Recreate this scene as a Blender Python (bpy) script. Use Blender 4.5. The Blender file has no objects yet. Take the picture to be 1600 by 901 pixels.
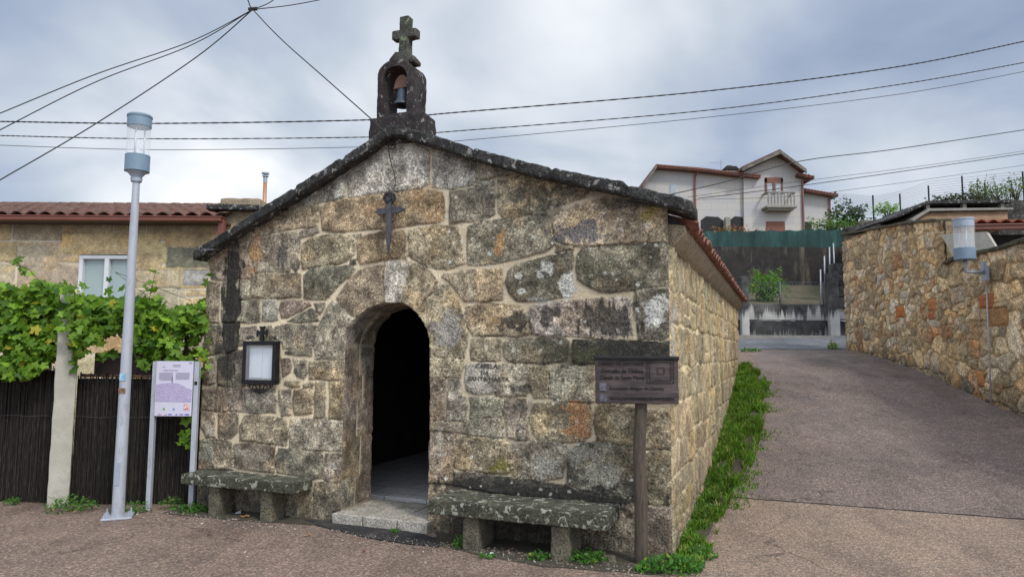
import bpy, math, random
import numpy as np
from mathutils import Vector, noise as mnoise
random.seed(7); rng=np.random.default_rng(7)
R=math.radians
col=bpy.context.scene.collection
sc=bpy.context.scene
# ---------------------------------------------------------------- camera
F=1100.;TH=R(5.2);RO=R(0.35);CAM=np.array([0,0,1.6])
_r=np.array([1.,0,0]);_u=np.array([0,-math.sin(TH),math.cos(TH)]);_f=np.array([0,math.cos(TH),math.sin(TH)])
CX=math.cos(RO)*_r+math.sin(RO)*_u;CY=-math.sin(RO)*_r+math.cos(RO)*_u
cd=bpy.data.cameras.new('camera');cam=bpy.data.objects.new('camera',cd);col.objects.link(cam)
from mathutils import Matrix
cam.matrix_world=Matrix(((CX[0],CY[0],-_f[0],CAM[0]),(CX[1],CY[1],-_f[1],CAM[1]),(CX[2],CY[2],-_f[2],CAM[2]),(0,0,0,1)))
cd.sensor_width=36;cd.lens=F/1600*36;cd.clip_end=8000;cd.clip_start=.05
sc.camera=cam
def ray(px,py): return _f+CX*(px-800)/F+CY*(450.5-py)/F
def atY(px,py,Y):
    d=ray(px,py);p=CAM+d*(Y/d[1]);return Vector(p)
# chapel frame
YAW=R(21)
U=np.array([math.cos(YAW),-math.sin(YAW),0]);V=np.array([math.sin(YAW),math.cos(YAW),0])
W=4.86;RC=np.array([1.28163539,5.72865648,0.]);LC=RC-U*W
LEN=9.1
def fac(px,py,v=0.):
    d=ray(px,py);t=((LC+V*v-CAM)@V)/(d@V);p=CAM+d*t;return ((p-LC)@U,p[2])
def C(u,v,z): return Vector(LC+U*u+V*v+np.array([0,0,z]))
# ---------------------------------------------------------------- noise (numpy)
def vn(x,y,seed=0):
    seed=int(seed);x=np.asarray(x,float);y=np.asarray(y,float)
    xi=np.floor(x).astype(np.int64);yi=np.floor(y).astype(np.int64);fx=x-xi;fy=y-yi
    fx=fx*fx*(3-2*fx);fy=fy*fy*(3-2*fy)
    def h(a,b):
        n=(a*374761393+b*668265263+seed*974711)&0x7fffffff
        n=((n^(n>>13))*1274126177)&0x7fffffff
        return ((n^(n>>16))&0xffff)/65535.
    return (h(xi,yi)*(1-fx)+h(xi+1,yi)*fx)*(1-fy)+(h(xi,yi+1)*(1-fx)+h(xi+1,yi+1)*fx)*fy
def fbm(x,y,seed=0,o=4,g=.5):
    s=0;a=1;t=0
    for k in range(o):
        s=s+a*vn(x*2**k+k*13.7,y*2**k-k*7.3,seed+k);t+=a;a*=g
    return s/t
def sstep(a,b,x):
    t=np.clip((x-a)/(b-a),0,1);return t*t*(3-2*t)
# ---------------------------------------------------------------- materials
def nt(name,rough=.9,metal=0.):
    m=bpy.data.materials.new(name);m.use_nodes=True;b=m.node_tree.nodes['Principled BSDF']
    b.inputs['Roughness'].default_value=rough;b.inputs['Metallic'].default_value=metal
    return m,m.node_tree.nodes,m.node_tree.links,b
def coord(N,L,kind='Object',scale=(1,1,1)):
    t=N.new('ShaderNodeTexCoord');mp=N.new('ShaderNodeMapping');mp.inputs['Scale'].default_value=scale
    L.new(t.outputs[kind],mp.inputs['Vector']);return mp.outputs[0]
def noise(N,L,v,s,det=4,ro=.6,dist=0):
    n=N.new('ShaderNodeTexNoise');n.inputs['Scale'].default_value=s;n.inputs['Detail'].default_value=det
    n.inputs['Roughness'].default_value=ro;n.inputs['Distortion'].default_value=dist;L.new(v,n.inputs['Vector']);return n.outputs['Fac']
def ramp(N,L,f,stops,const=False):
    r=N.new('ShaderNodeValToRGB');e=r.color_ramp.elements
    if const:r.color_ramp.interpolation='CONSTANT'
    while len(e)<len(stops):e.new(.5)
    for i,(p,c) in enumerate(stops):
        e[i].position=p;e[i].color=(*c,1) if hasattr(c,'__len__') else (c,c,c,1)
    L.new(f,r.inputs[0]);return r.outputs[0]
def mixc(N,L,f,a,b,mode='MIX'):
    m=N.new('ShaderNodeMix');m.data_type='RGBA';m.blend_type=mode
    for s,x in ((0,f),(6,a),(7,b)):
        if isinstance(x,bpy.types.NodeSocket):L.new(x,m.inputs[s])
        elif s==0:m.inputs[0].default_value=x
        else:m.inputs[s].default_value=(*x,1) if hasattr(x,'__len__') else (x,x,x,1)
    return m.outputs[2]
def bump(N,L,b,h,st=.5,d=.01):
    n=N.new('ShaderNodeBump');n.inputs['Strength'].default_value=st;n.inputs['Distance'].default_value=d
    L.new(h,n.inputs['Height']);L.new(n.outputs[0],b.inputs['Normal'])
def M(name,c1,c2=None,s=8,rough=.8,bs=60,bst=.3,metal=0,c3=None,scale=(1,1,1),lo=.35,hi=.65):
    m,N,L,b=nt(name,rough,metal);v=coord(N,L,scale=scale)
    c2=c2 or tuple(x*.8 for x in c1)
    n=noise(N,L,v,s,6,.65);c=ramp(N,L,n,[(lo,c1),(hi,c2)])
    if c3:
        n3=noise(N,L,v,s*3.1,6,.7);f=ramp(N,L,n3,[(.52,0.),(.6,1.)]);c=mixc(N,L,f,c,c3)
    L.new(c,b.inputs['Base Color'])
    if bst:bump(N,L,b,noise(N,L,v,bs,4,.6),bst)
    return m
def Mvc(name,speck=.55,s1=70,s2=190,rough=.92,bst=.6,bd=.006):
    m,N,L,b=nt(name,rough);v=coord(N,L)
    a=N.new('ShaderNodeAttribute');a.attribute_name='Col'
    n1=noise(N,L,v,s1,3,.7);n2=noise(N,L,v,s2,2,.6)
    g=ramp(N,L,n1,[(.33,.16),(.43,.62),(.52,1.0),(.61,1.35),(.71,2.3)])
    g2=ramp(N,L,n2,[(.3,.5),(.5,1.),(.7,1.6)])
    gg=mixc(N,L,1.,g,g2,'MULTIPLY')
    c=mixc(N,L,1.,a.outputs['Color'],gg,'MULTIPLY')
    f=N.new('ShaderNodeMath');f.operation='MULTIPLY';f.inputs[1].default_value=speck;L.new(a.outputs['Alpha'],f.inputs[0])
    L.new(mixc(N,L,f.outputs[0],a.outputs['Color'],c),b.inputs['Base Color'])
    bump(N,L,b,n1,bst,bd);return m
mStone=Mvc('weathered_granite',.9,62,150,bst=1.,bd=.011)
mRubble=Mvc('rubble_stone',.75,45,120,bst=.9,bd=.01)
mHouse=Mvc('house_stone',.35,40,110,bst=.3)
def plantmat(name,trans=.35):
    m,N,L,b=nt(name,.55);a=N.new('ShaderNodeAttribute');a.attribute_name='Col'
    L.new(a.outputs['Color'],b.inputs['Base Color']);b.inputs['Specular IOR Level'].default_value=.3
    t=N.new('ShaderNodeBsdfTranslucent');mx=N.new('ShaderNodeMixShader');mx.inputs[0].default_value=trans
    c=mixc(N,L,1.,a.outputs['Color'],(1.5,1.6,.7),'MULTIPLY');L.new(c,t.inputs[0])
    L.new(b.outputs[0],mx.inputs[1]);L.new(t.outputs[0],mx.inputs[2]);L.new(mx.outputs[0],N['Material Output'].inputs[0]);return m
mLeaf=plantmat('leaf_green')
def stoneblk(name,base,dark,lich,ldens=.6,yel=None):
    m,N,L,b=nt(name,.95);v=coord(N,L)
    c=ramp(N,L,noise(N,L,v,7,6,.7),[(.36,dark),(.6,base)])
    c=mixc(N,L,ramp(N,L,noise(N,L,v,60,3,.7),[(.35,0.),(.6,1.)]),tuple(x*.45 for x in dark),c)
    f=ramp(N,L,noise(N,L,v,17,5,.65,.6),[(ldens,0.),(ldens+.035,1.)]);c=mixc(N,L,f,c,lich)
    if yel:
        f=ramp(N,L,noise(N,L,v,5,5,.7),[(.56,0.),(.64,.8)]);c=mixc(N,L,f,c,yel)
    L.new(c,b.inputs['Base Color']);bump(N,L,b,noise(N,L,v,45,4,.7),.8,.01);return m
mCope=stoneblk('lichened_dark_stone',(.075,.075,.072),(.012,.012,.013),(.27,.27,.25),.585)
mBench=stoneblk('mossy_bench_stone',(.12,.12,.08),(.04,.042,.028),(.32,.33,.27),.56)
mLeg=stoneblk('bench_leg_stone',(.2,.175,.12),(.09,.08,.06),(.2,.17,.06),.62)
mBelf=stoneblk('dark_belfry_stone',(.07,.056,.054),(.018,.015,.017),(.25,.25,.23),.62)
mCross=stoneblk('mossy_cross_stone',(.12,.12,.10),(.04,.04,.036),(.17,.21,.12),.6)
mCorn=stoneblk('cornice_stone',(.44,.36,.25),(.3,.24,.16),(.2,.16,.1),.62)
mIron=M('black_iron',(.012,.012,.014),(.02,.02,.024),30,.45,120,.2,.4)
mIronG=M('grey_iron',(.11,.11,.125),(.06,.06,.068),20,.55,90,.4,.3)
mGalv=M('grey_painted_steel',(.36,.42,.5),(.33,.39,.47),5,.45,80,.05,.1)
mGalvP=M('pale_painted_steel',(.47,.5,.56),(.38,.41,.47),5,.42,80,.08,.1,c3=(.36,.38,.41),scale=(1,1,.35))
mBlueG=M('blue_grey_paint',(.2,.29,.38),(.17,.25,.34),6,.5,80,.05)
mTerra=M('terracotta_tile',(.33,.14,.10),(.17,.075,.055),14,.85,70,.5,c3=(.05,.035,.03))
mTerraO=M('old_terracotta_tile',(.19,.085,.062),(.07,.038,.032),7,.9,60,.6,c3=(.13,.11,.085))
mGut=M('brown_gutter',(.2,.06,.04),(.16,.05,.035),8,.45,80,.05)
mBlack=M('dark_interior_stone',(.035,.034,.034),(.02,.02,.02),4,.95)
mTile=None
mConc=M('concrete_grey',(.3,.29,.26),(.22,.21,.19),6,.9,70,.3,c3=(.25,.23,.19))
mPost=M('cream_concrete',(.5,.48,.42),(.4,.38,.32),4,.9,90,.4,c3=(.42,.4,.34))
mWhite=M('white_frame',(.75,.77,.8),(.7,.72,.76),6,.4,80,.02)
mCable=M('cable_black',(.02,.02,.022),(.03,.03,.03),10,.7,100,0)
mWood=M('weathered_wood',(.12,.095,.07),(.05,.04,.03),9,.85,60,.6,scale=(7,7,.8))
mBrush=M('heather_brush',(.018,.015,.013),(.010,.008,.007),30,.95,60,.2,c3=(.05,.04,.03),scale=(1,1,.1))
mRust=M('rusty_sheet',(.05,.025,.022),(.03,.018,.018),6,.7,60,.3)
mSoil=M('dark_soil',(.05,.04,.03),(.09,.075,.055),14,.95,60,.8,c3=(.03,.045,.015))
mCopper=M('copper_pipe',(.5,.28,.16),(.42,.22,.13),8,.4,60,.1,.3)
def glass(name,tint=(.9,.95,1),a=.25,rough=.05):
    m,N,L,b=nt(name,rough);b.inputs['Base Color'].default_value=(*tint,1);b.inputs['Alpha'].default_value=a
    b.inputs['Specular IOR Level'].default_value=.8;return m
mGlass=glass('clear_lamp_glass')
mCaseGlass=glass('case_glass',a=.12)
mWin=M('curtain_window',(.3,.38,.38),(.42,.5,.5),1.5,.12,60,0,scale=(3,1,.3))
mPaper=M('white_paper',(.7,.76,.84),(.66,.72,.8),3,.6,60,.0)
mDark=M('shadowed_room',(.02,.02,.022),(.03,.03,.03),3,.9,60,0)  # near-black; painted shade in the openings and gaps that use it
# ---------------------------------------------------------------- objects
def tag(o,label=None,cat=None,group=None,kind=None):
    if label:o['label']=label
    if cat:o['category']=cat
    if group:o['group']=group
    if kind:o['kind']=kind
    return o
def empty(name,loc,rz=0,label=None,cat=None,group=None):
    o=bpy.data.objects.new(name,None);col.objects.link(o);o.location=loc;o.rotation_euler=(0,0,rz);o.empty_display_size=.2
    return tag(o,label,cat,group)
class MB:
    def __init__(s): s.v=[];s.f=[]
    def add(s,vs,fs):
        n=len(s.v);s.v+=[tuple(x) for x in vs];s.f+=[tuple(i+n for i in f) for f in fs];return s
    def box(s,c,d,rz=0,rx=0,ry=0):
        x,y,z=d[0]/2,d[1]/2,d[2]/2
        from mathutils import Euler
        m=Euler((rx,ry,rz)).to_matrix()
        vs=[Vector(c)+m@Vector((a*x,b*y,e*z)) for a in(-1,1) for b in(-1,1) for e in(-1,1)]
        return s.add(vs,[(0,1,3,2),(4,6,7,5),(0,4,5,1),(2,3,7,6),(0,2,6,4),(1,5,7,3)])
    def tube(s,pts,r,n=6,cap=True):
        pts=[Vector(p) for p in pts];k=len(pts);rr=r if hasattr(r,'__len__') else [r]*k
        vs=[];fs=[]
        for i,p in enumerate(pts):
            t=(pts[min(i+1,k-1)]-pts[max(i-1,0)]).normalized()
            a=Vector((0,0,1)) if abs(t.z)<.9 else Vector((0,1,0))
            x=t.cross(a).normalized();y=x.cross(t).normalized()
            for j in range(n):
                an=2*math.pi*j/n;vs.append(p+(x*math.cos(an)+y*math.sin(an))*rr[i])
        for i in range(k-1):
            for j in range(n):
                a=i*n+j;b=i*n+(j+1)%n;fs.append((a,b,b+n,a+n))
        if cap:fs.append(tuple(range(n))[::-1]);fs.append(tuple((k-1)*n+j for j in range(n)))
        return s.add(vs,fs)
    def lathe(s,c,prof,n=24):
        vs=[];fs=[];k=len(prof)
        for r,z in prof:
            for j in range(n):
                a=2*math.pi*j/n;vs.append((c[0]+r*math.cos(a),c[1]+r*math.sin(a),c[2]+z))
        for i in range(k-1):
            for j in range(n):
                a=i*n+j;b=i*n+(j+1)%n;fs.append((a,b,b+n,a+n))
        return s.add(vs,fs)
    def prism(s,pts,y0,y1):   # polygon in x,z extruded along y
        n=len(pts);vs=[(x,y0,z) for x,z in pts]+[(x,y1,z) for x,z in pts]
        ar=sum(pts[i][0]*pts[(i+1)%n][1]-pts[(i+1)%n][0]*pts[i][1] for i in range(n))
        fs=[tuple(range(n)),tuple(range(2*n-1,n-1,-1))]+[(i,i+n,(i+1)%n+n,(i+1)%n) for i in range(n)]
        if ar<0: fs=[f[::-1] for f in fs]
        return s.add(vs,fs)
    def build(s,name,mat,parent=None,smooth=False,bevel=0,loc=None):
        me=bpy.data.meshes.new(name);me.from_pydata(s.v,[],s.f);me.materials.append(mat)
        if smooth:me.polygons.foreach_set('use_smooth',[True]*len(me.polygons))
        o=bpy.data.objects.new(name,me);col.objects.link(o)
        if parent:o.parent=parent
        if loc is not None:o.location=loc
        if bevel:
            b=o.modifiers.new('b','BEVEL');b.width=bevel;b.segments=2;b.limit_method='ANGLE'
        return o
def npmesh(name,verts,faces,mat,colr=None,parent=None,smooth=True):
    verts=np.asarray(verts,np.float32);faces=np.asarray(faces,np.int32);k=faces.shape[1];nf=len(faces)
    me=bpy.data.meshes.new(name);me.vertices.add(len(verts));me.vertices.foreach_set('co',verts.ravel())
    me.loops.add(nf*k);me.loops.foreach_set('vertex_index',faces.ravel())
    me.polygons.add(nf);me.polygons.foreach_set('loop_start',np.arange(0,nf*k,k,dtype=np.int32))
    try: me.polygons.foreach_set('loop_total',np.full(nf,k,np.int32))
    except Exception: pass
    me.update(calc_edges=True)
    if smooth: me.polygons.foreach_set('use_smooth',np.ones(nf,bool))
    if colr is not None:
        a=me.color_attributes.new('Col','FLOAT_COLOR','POINT');a.data.foreach_set('color',np.asarray(colr,np.float32).ravel())
    me.materials.append(mat);me.validate()
    o=bpy.data.objects.new(name,me);col.objects.link(o)
    if parent:o.parent=parent
    return o
def rough(name,mb,mat,parent=None,seg=.03,amp=.006,sc_=12,bev=.01,seed=0,cuts=None):
    """solid with chipped uneven faces: bevelled, subdivided and displaced by noise"""
    import bmesh
    me=bpy.data.meshes.new(name);me.from_pydata(mb.v,[],mb.f);bm=bmesh.new();bm.from_mesh(me)
    bmesh.ops.recalc_face_normals(bm,faces=bm.faces)
    if bev:bmesh.ops.bevel(bm,geom=bm.edges[:],offset=bev,segments=2,affect='EDGES',profile=.6)
    for it in range(7):
        ed=[e for e in bm.edges if e.calc_length()>seg*1.6]
        if not ed or len(bm.verts)>60000:break
        bmesh.ops.subdivide_edges(bm,edges=ed,cuts=1,use_grid_fill=True)
    bmesh.ops.triangulate(bm,faces=[f for f in bm.faces if len(f.verts)>4])
    bm.normal_update()
    for v in bm.verts:
        p=v.co*sc_+Vector((seed*7.1,0,0))
        n=mnoise.fractal(p,.8,2.,4)
        v.co+=v.normal*(n*amp)
    bm.to_mesh(me);bm.free();me.materials.append(mat)
    me.polygons.foreach_set('use_smooth',[True]*len(me.polygons))
    o=bpy.data.objects.new(name,me);col.objects.link(o)
    if parent:o.parent=parent
    return o
def text(name,s,size,mat,parent,loc,rot=(math.pi/2,0,0),ext=.0008,align='LEFT',sx=1):
    cu=bpy.data.curves.new(name,'FONT');cu.body=s;cu.size=size;cu.extrude=ext;cu.align_x=align;cu.resolution_u=2
    t=bpy.data.objects.new('t',cu);col.objects.link(t);bpy.context.view_layer.update()
    me=bpy.data.meshes.new_from_object(t.evaluated_get(bpy.context.evaluated_depsgraph_get()))
    bpy.data.objects.remove(t);me.materials.clear();me.materials.append(mat)
    o=bpy.data.objects.new(name,me);col.objects.link(o);o.parent=parent;o.location=loc;o.rotation_euler=rot;o.scale=(sx,1,1);return o
# ---------------------------------------------------------------- ground
VS=[-400,.3,1.8,3,5,7,9,11,13,15.5,18,60,400];ZS=[0,0,.07,.22,.5,.85,1.27,1.56,1.74,2.05,2.2,2.3,2.3]
from itertools import accumulate
def zprof(v):
    return (np.interp(v-.35,VS,ZS)+np.interp(v+.35,VS,ZS)+np.interp(v,VS,ZS))/3
def gz(x,y):
    u=(x-LC[0])*U[0]+(y-LC[1])*U[1];v=(x-LC[0])*V[0]+(y-LC[1])*V[1]
    f=sstep(4.35,4.8,u);f=np.maximum(f,sstep(9.2,10,v)*sstep(2,4,u))
    return zprof(v)*f
def sheet(name,us,vs,mat,off,kind='structure',frame='uv',mask=None,sub=None):
    A,B=np.meshgrid(us,vs,indexing='ij')
    if frame=='uv': X=LC[0]+A*U[0]+B*V[0];Y=LC[1]+A*U[1]+B*V[1]
    else: X,Y=A,B
    if sub is not None: X,Y=sub(X,Y)
    Z=gz(X,Y)+off
    n,m=A.shape;idx=np.arange(n*m).reshape(n,m)
    f=np.stack([idx[:-1,:-1],idx[1:,:-1],idx[1:,1:],idx[:-1,1:]],-1).reshape(-1,4)
    if mask is not None:
        cx=(X[:-1,:-1]+X[1:,1:])/2;cy=(Y[:-1,:-1]+Y[1:,1:])/2;f=f[mask(cx,cy).ravel()]
    o=npmesh(name,np.stack([X,Y,Z],-1).reshape(-1,3),f,mat);o['kind']=kind;return o
def asphalt(name,c1,c2,c3,sp=1.):
    m,N,L,b=nt(name,.85);v=coord(N,L)
    c=ramp(N,L,noise(N,L,v,.9,6,.6),[(.32,c1),(.68,c2)])
    c=mixc(N,L,ramp(N,L,noise(N,L,v,2.6,5,.7),[(.5,0.),(.72,.7)]),c,c3)
    # aggregate chips
    vo=N.new('ShaderNodeTexVoronoi');vo.inputs['Scale'].default_value=78;L.new(v,vo.inputs['Vector'])
    g=N.new('ShaderNodeSeparateColor');L.new(vo.outputs['Color'],g.inputs[0])
    chips=ramp(N,L,g.outputs[0],[(0.,.5),(.4,.85),(.74,1.08),(.92,1.8)])
    c=mixc(N,L,.85*sp,c,mixc(N,L,1.,c,chips,'MULTIPLY'))
    n=noise(N,L,v,38,4,.75);c=mixc(N,L,.6,c,mixc(N,L,1.,c,ramp(N,L,n,[(.3,.4),(.5,1.),(.7,1.6)]),'MULTIPLY'))
    # hairline cracks, only in worn areas, and damp dark stains
    wv=N.new('ShaderNodeVectorMath');wv.operation='ADD';nz=N.new('ShaderNodeTexNoise');nz.inputs['Scale'].default_value=3;nz.inputs['Detail'].default_value=5;L.new(v,nz.inputs['Vector'])
    sc_=N.new('ShaderNodeVectorMath');sc_.operation='SCALE';sc_.inputs[3].default_value=.55;L.new(nz.outputs['Color'],sc_.inputs[0]);L.new(v,wv.inputs[0]);L.new(sc_.outputs[0],wv.inputs[1])
    ve=N.new('ShaderNodeTexVoronoi');ve.feature='DISTANCE_TO_EDGE';ve.inputs['Scale'].default_value=.75;L.new(wv.outputs[0],ve.inputs['Vector'])
    ck=ramp(N,L,ve.outputs['Distance'],[(.0,.8),(.010,0.)]);cm=ramp(N,L,noise(N,L,v,.55,3,.5),[(.5,0.),(.6,1.)])
    mm=N.new('ShaderNodeMath');mm.operation='MULTIPLY';L.new(ck,mm.inputs[0]);L.new(cm,mm.inputs[1]);c=mixc(N,L,mm.outputs[0],c,(.03,.026,.024))
    vs_c=coord(N,L,scale=(1.6,.45,1));dp=ramp(N,L,noise(N,L,vs_c,1.1,7,.68),[(.47,0.),(.62,.55)]);c=mixc(N,L,dp,c,mixc(N,L,1.,c,(.55,.55,.57),'MULTIPLY'))
    L.new(c,b.inputs['Base Color'])
    L.new(ramp(N,L,noise(N,L,v,1.7,5,.6),[(.35,.5),(.6,.95)]),b.inputs['Roughness'])
    bump(N,L,b,vo.outputs['Distance'],.9,.006);return m
mFore=asphalt('reddish_asphalt',(.265,.187,.147),(.205,.148,.118),(.145,.107,.088))
mLane=asphalt('mauve_asphalt',(.225,.172,.148),(.16,.123,.108),(.11,.088,.08))
mPad=asphalt('tan_concrete_pad',(.31,.225,.168),(.25,.182,.138),(.20,.145,.112),.75)
mStreet=asphalt('grey_asphalt',(.16,.165,.18),(.12,.125,.14),(.22,.22,.23))
mPatch=asphalt('black_tar_patch',(.018,.018,.02),(.03,.03,.032),(.1,.09,.085))
xs=np.concatenate([[-1700,-600,-150,-60,-30],np.arange(-16,16.01,.1),[20,30,60,150,600,3000]])
ys=np.concatenate([[-180,-90,-60,-40,-12,-5],np.arange(-1,24.01,.1),[30,60,150,600,3000]])
g=sheet('ground',xs,ys,mFore,0,frame='xy')
def ragged(X,Y): return X+(vn(X*3,Y*3,5)-.5)*.05,Y
WJ=2.06
sheet('lane',np.arange(W+.30,W+9,.1),np.arange(WJ+.01,12.71,.1),mLane,.006,sub=lambda X,Y:ragged(X,Y))
sheet('concrete_pad',np.arange(W+.23,W+7,.1),np.arange(-3.0,WJ-.01,.09),mPad,.005)
sheet('street',np.arange(1,20,.2),np.arange(12.71,18.5,.1),mStreet,.012)
# black tar patch before the step
def patch(name,pts,mat,off,kind='structure',n=26,amp=.03,seed=1):
    import bmesh
    c=Vector((sum(p[0] for p in pts)/len(pts),sum(p[1] for p in pts)/len(pts)))
    vs=[];k=len(pts)
    for i in range(k):
        a=Vector(pts[i]);b=Vector(pts[(i+1)%k])
        for j in range(n//k+1):
            t=j/(n//k+1);p=a.lerp(b,t);q=(p-c);s=1+(mnoise.noise(Vector((p.x*6,p.y*6,seed)))*amp*6)
            vs.append(c+q*s)
    ws=[C(p.x,p.y,0) for p in vs];ws=[(w.x,w.y,float(gz(np.array(w.x),np.array(w.y)))+off) for w in ws]
    cc=C(c.x,c.y,0);ws.append((cc.x,cc.y,float(gz(np.array(cc.x),np.array(cc.y)))+off))
    m=len(vs);o=MB().add(ws,[(i,(i+1)%m,m) for i in range(m)]).build(name,mat);o['kind']=kind;return o
patch('tar_patch',[(1.45,-.10),(1.7,-.24),(2.2,-.40),(2.6,-.46),(3.05,-.46),(2.95,-.30),(2.72,-.13),(2.2,-.03),(1.8,.03)],mPatch,.008,amp=.02,n=60)
patch('soil_strip',[(-.1,-.03),(-.05,-.40),(.8,-.36),(1.6,-.22),(1.75,-.02),(1.0,.05)],mSoil,.005,amp=.02,n=60)
patch('soil_strip',[(2.8,-.03),(2.95,-.4),(3.3,-.5),(4.0,-.62),(4.75,-.52),(5.1,-.3),(4.85,.02),(4,.05)],mSoil,.005,amp=.015,n=80)
# soil under the grass along the side wall
def edgeU(v):   # right limit of grass strip beyond the wall
    return np.interp(v,[-.5,0,1.65,2.1,3.4,5.8,7.9,9.2],[.20,.22,.24,.27,.42,.50,.52,.25])
us=np.linspace(0,1,8);A,B=np.meshgrid(us,np.arange(-.35,9.6,.08),indexing='ij')
UU=W-.02+A*edgeU(B)*(1+.25*(fbm(B*3,A*0,9)-.5));X=LC[0]+UU*U[0]+B*V[0];Y=LC[1]+UU*U[1]+B*V[1]
idx=np.arange(A.size).reshape(A.shape);ff=np.stack([idx[:-1,:-1],idx[1:,:-1],idx[1:,1:],idx[:-1,1:]],-1).reshape(-1,4)
o=npmesh('soil_verge',np.stack([X,Y,gz(X,Y)+.014],-1).reshape(-1,3),ff,mSoil);o['kind']='structure'
# dark joint between pad and lane
J=[C(u,WJ,0) for u in np.arange(W+.3,W+7,.15)]
mb=MB();pts=[(p.x,p.y,float(gz(np.array(p.x),np.array(p.y)))+.004) for p in J];mb.tube(pts,[.006+.004*math.sin(i*2.3) for i in range(len(pts))],5);tag(mb.build('lane_joint',mPatch),kind='structure')
# ---------------------------------------------------------------- masonry rasteriser
PAL=dict(g=(.31,.28,.225),b=(.34,.285,.20),o=(.35,.26,.155),d=(.205,.19,.145),k=(.075,.07,.06),w=(.42,.40,.375),r=(.27,.225,.18),x=(.34,.325,.29),
         t=(.44,.36,.235),y=(.46,.36,.2),s=(.37,.315,.22),q=(.40,.30,.17))
MORT=(.68,.58,.43)
def masonry(polys,Ug,Zg,seed=0,hmax=.012,edge=.007,warp=.010,cont=.5,mort=MORT,facen=.006,tight=.016,dk=1.,grow=0.):
    H=np.zeros_like(Ug);Cc=np.zeros(Ug.shape+(4,));O1=np.full(Ug.shape,9.);O2=np.full(Ug.shape,9.);INS=np.zeros(Ug.shape,bool)
    mn=fbm(Ug*20,Zg*20,seed+3);H+=(mn-.5)*.006
    Cc[...,:3]=np.array(mort)*(.72+.5*fbm(Ug*6,Zg*6,seed+5))[...,None];Cc[...,3]=.25
    wu=Ug+(fbm(Ug*9,Zg*9,seed+1)-.5)*warp*2.2+(vn(Ug*45,Zg*45,seed+8)-.5)*warp*.5;wz=Zg+(fbm(Ug*9+50,Zg*9,seed+2)-.5)*warp*2.2+(vn(Ug*45,Zg*45+9,seed+8)-.5)*warp*.5
    lo=fbm(Ug*2.2,Zg*2.2,seed+20);mid=fbm(Ug*11,Zg*11,seed+21,4);hi=fbm(Ug*36,Zg*36,seed+22,3,.7);big=fbm(Ug*6,Zg*6,seed+23)
    u0,z0=Ug[0,0],Zg[0,0];du=(Ug[-1,0]-u0)/(Ug.shape[0]-1);dz=(Zg[0,-1]-z0)/(Ug.shape[1]-1)
    rr=np.random.default_rng(seed+99)
    for P,cl in polys:
        P=np.array(P,float);x0,y0=P.min(0)-.06;x1,y1=P.max(0)+.06
        i0=max(int((x0-u0)/du),0);i1=min(int((x1-u0)/du)+2,Ug.shape[0]);j0=max(int((y0-z0)/dz),0);j1=min(int((y1-z0)/dz)+2,Ug.shape[1])
        if i0>=i1 or j0>=j1:continue
        s=(slice(i0,i1),slice(j0,j1));x=wu[s];y=wz[s]
        D=np.full(x.shape,9.);ins=np.zeros(x.shape,bool)
        n=len(P)
        for k in range(n):
            ax,ay=P[k];bx,by=P[(k+1)%n];ex,ey=bx-ax,by-ay;l2=ex*ex+ey*ey+1e-12
            t=np.clip(((x-ax)*ex+(y-ay)*ey)/l2,0,1);D=np.minimum(D,np.hypot(x-ax-t*ex,y-ay-t*ey))
            cnd=((ay>y)!=(by>y))&(x<(bx-ax)*(y-ay)/(by-ay+1e-12)+ax);ins^=cnd
        D=np.where(ins,D,-D)+grow;ins=D>0;D=np.abs(D)
        off=rr.uniform(-.5,.6)*hmax*.6;tu,tz=rr.normal(0,.02,2);cx,cy=P.mean(0);amp=rr.uniform(.6,1.4)
        h=(hmax+off+tu*(x-cx)+tz*(y-cy))*(1-np.exp(-D/edge))+((big[s]-.5)*facen*3+(mid[s]-.5)*facen*2.2+(hi[s]-.5)*facen*.9)*amp*np.clip(D/.02,0,1)
        c=np.array(PAL[cl] if isinstance(cl,str) else cl)*rr.uniform(.86,1.14)*(1+rr.normal(0,.02,3))
        q=rr.uniform(-.07,.07)
        br=(1+cont*2.6*(mid[s]-.5))*(1+cont*1.8*(hi[s]-.5))
        dm=sstep(.5+q,.62+q,fbm(Ug[s]*5+cx*3,Zg[s]*5,seed+31))*.68*dk
        dm=np.maximum(dm,sstep(.52+q*.5,.64+q*.5,fbm(Ug[s]*19+cx*5,Zg[s]*19,seed+33,4,.65))*.62*dk)
        lt=sstep(.54,.66,fbm(Ug[s]*15+cx*2,Zg[s]*15+4,seed+35,4,.65))[...,None]*.30*dk    # dark weathering
        om=sstep(.55,.7,fbm(Ug[s]*4+9,Zg[s]*4+cx,seed+37))*.35
        cc=c[None,None]*np.clip(br,.25,2.2)[...,None]
        cc=cc*(1-dm[...,None]*(1-np.array([.38,.37,.36])))
        cc=cc*(1+lt*1.3)
        cc=cc*(1-om[...,None])+cc*np.array([1.3,1.0,.62])*om[...,None]
        ed=np.exp(-D/.008)[...,None]*.4;cc=cc*(1-ed)
        a=sstep(0,.006,D)[...,None]
        hs=H[s];hs[ins]=np.maximum(h[ins],-.004);INS[s]|=ins
        cs=Cc[s];cn=np.concatenate([cc*a+cs[...,:3]*(1-a)*.7,np.ones_like(a)],-1);cs[ins]=cn[ins]
        o1=O1[s];o2=O2[s];Do=np.where(ins,9,D);nn=Do<o1
        o2[...]=np.where(nn,o1,np.minimum(o2,Do));o1[...]=np.where(nn,Do,o1)
    gap=O1+O2;tg=(~INS)&(gap<tight)
    f=sstep(tight,tight*.35,gap)*(~INS)
    H-=f*.010;Cc[...,:3]*=(1-f*.72)[...,None]
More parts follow.
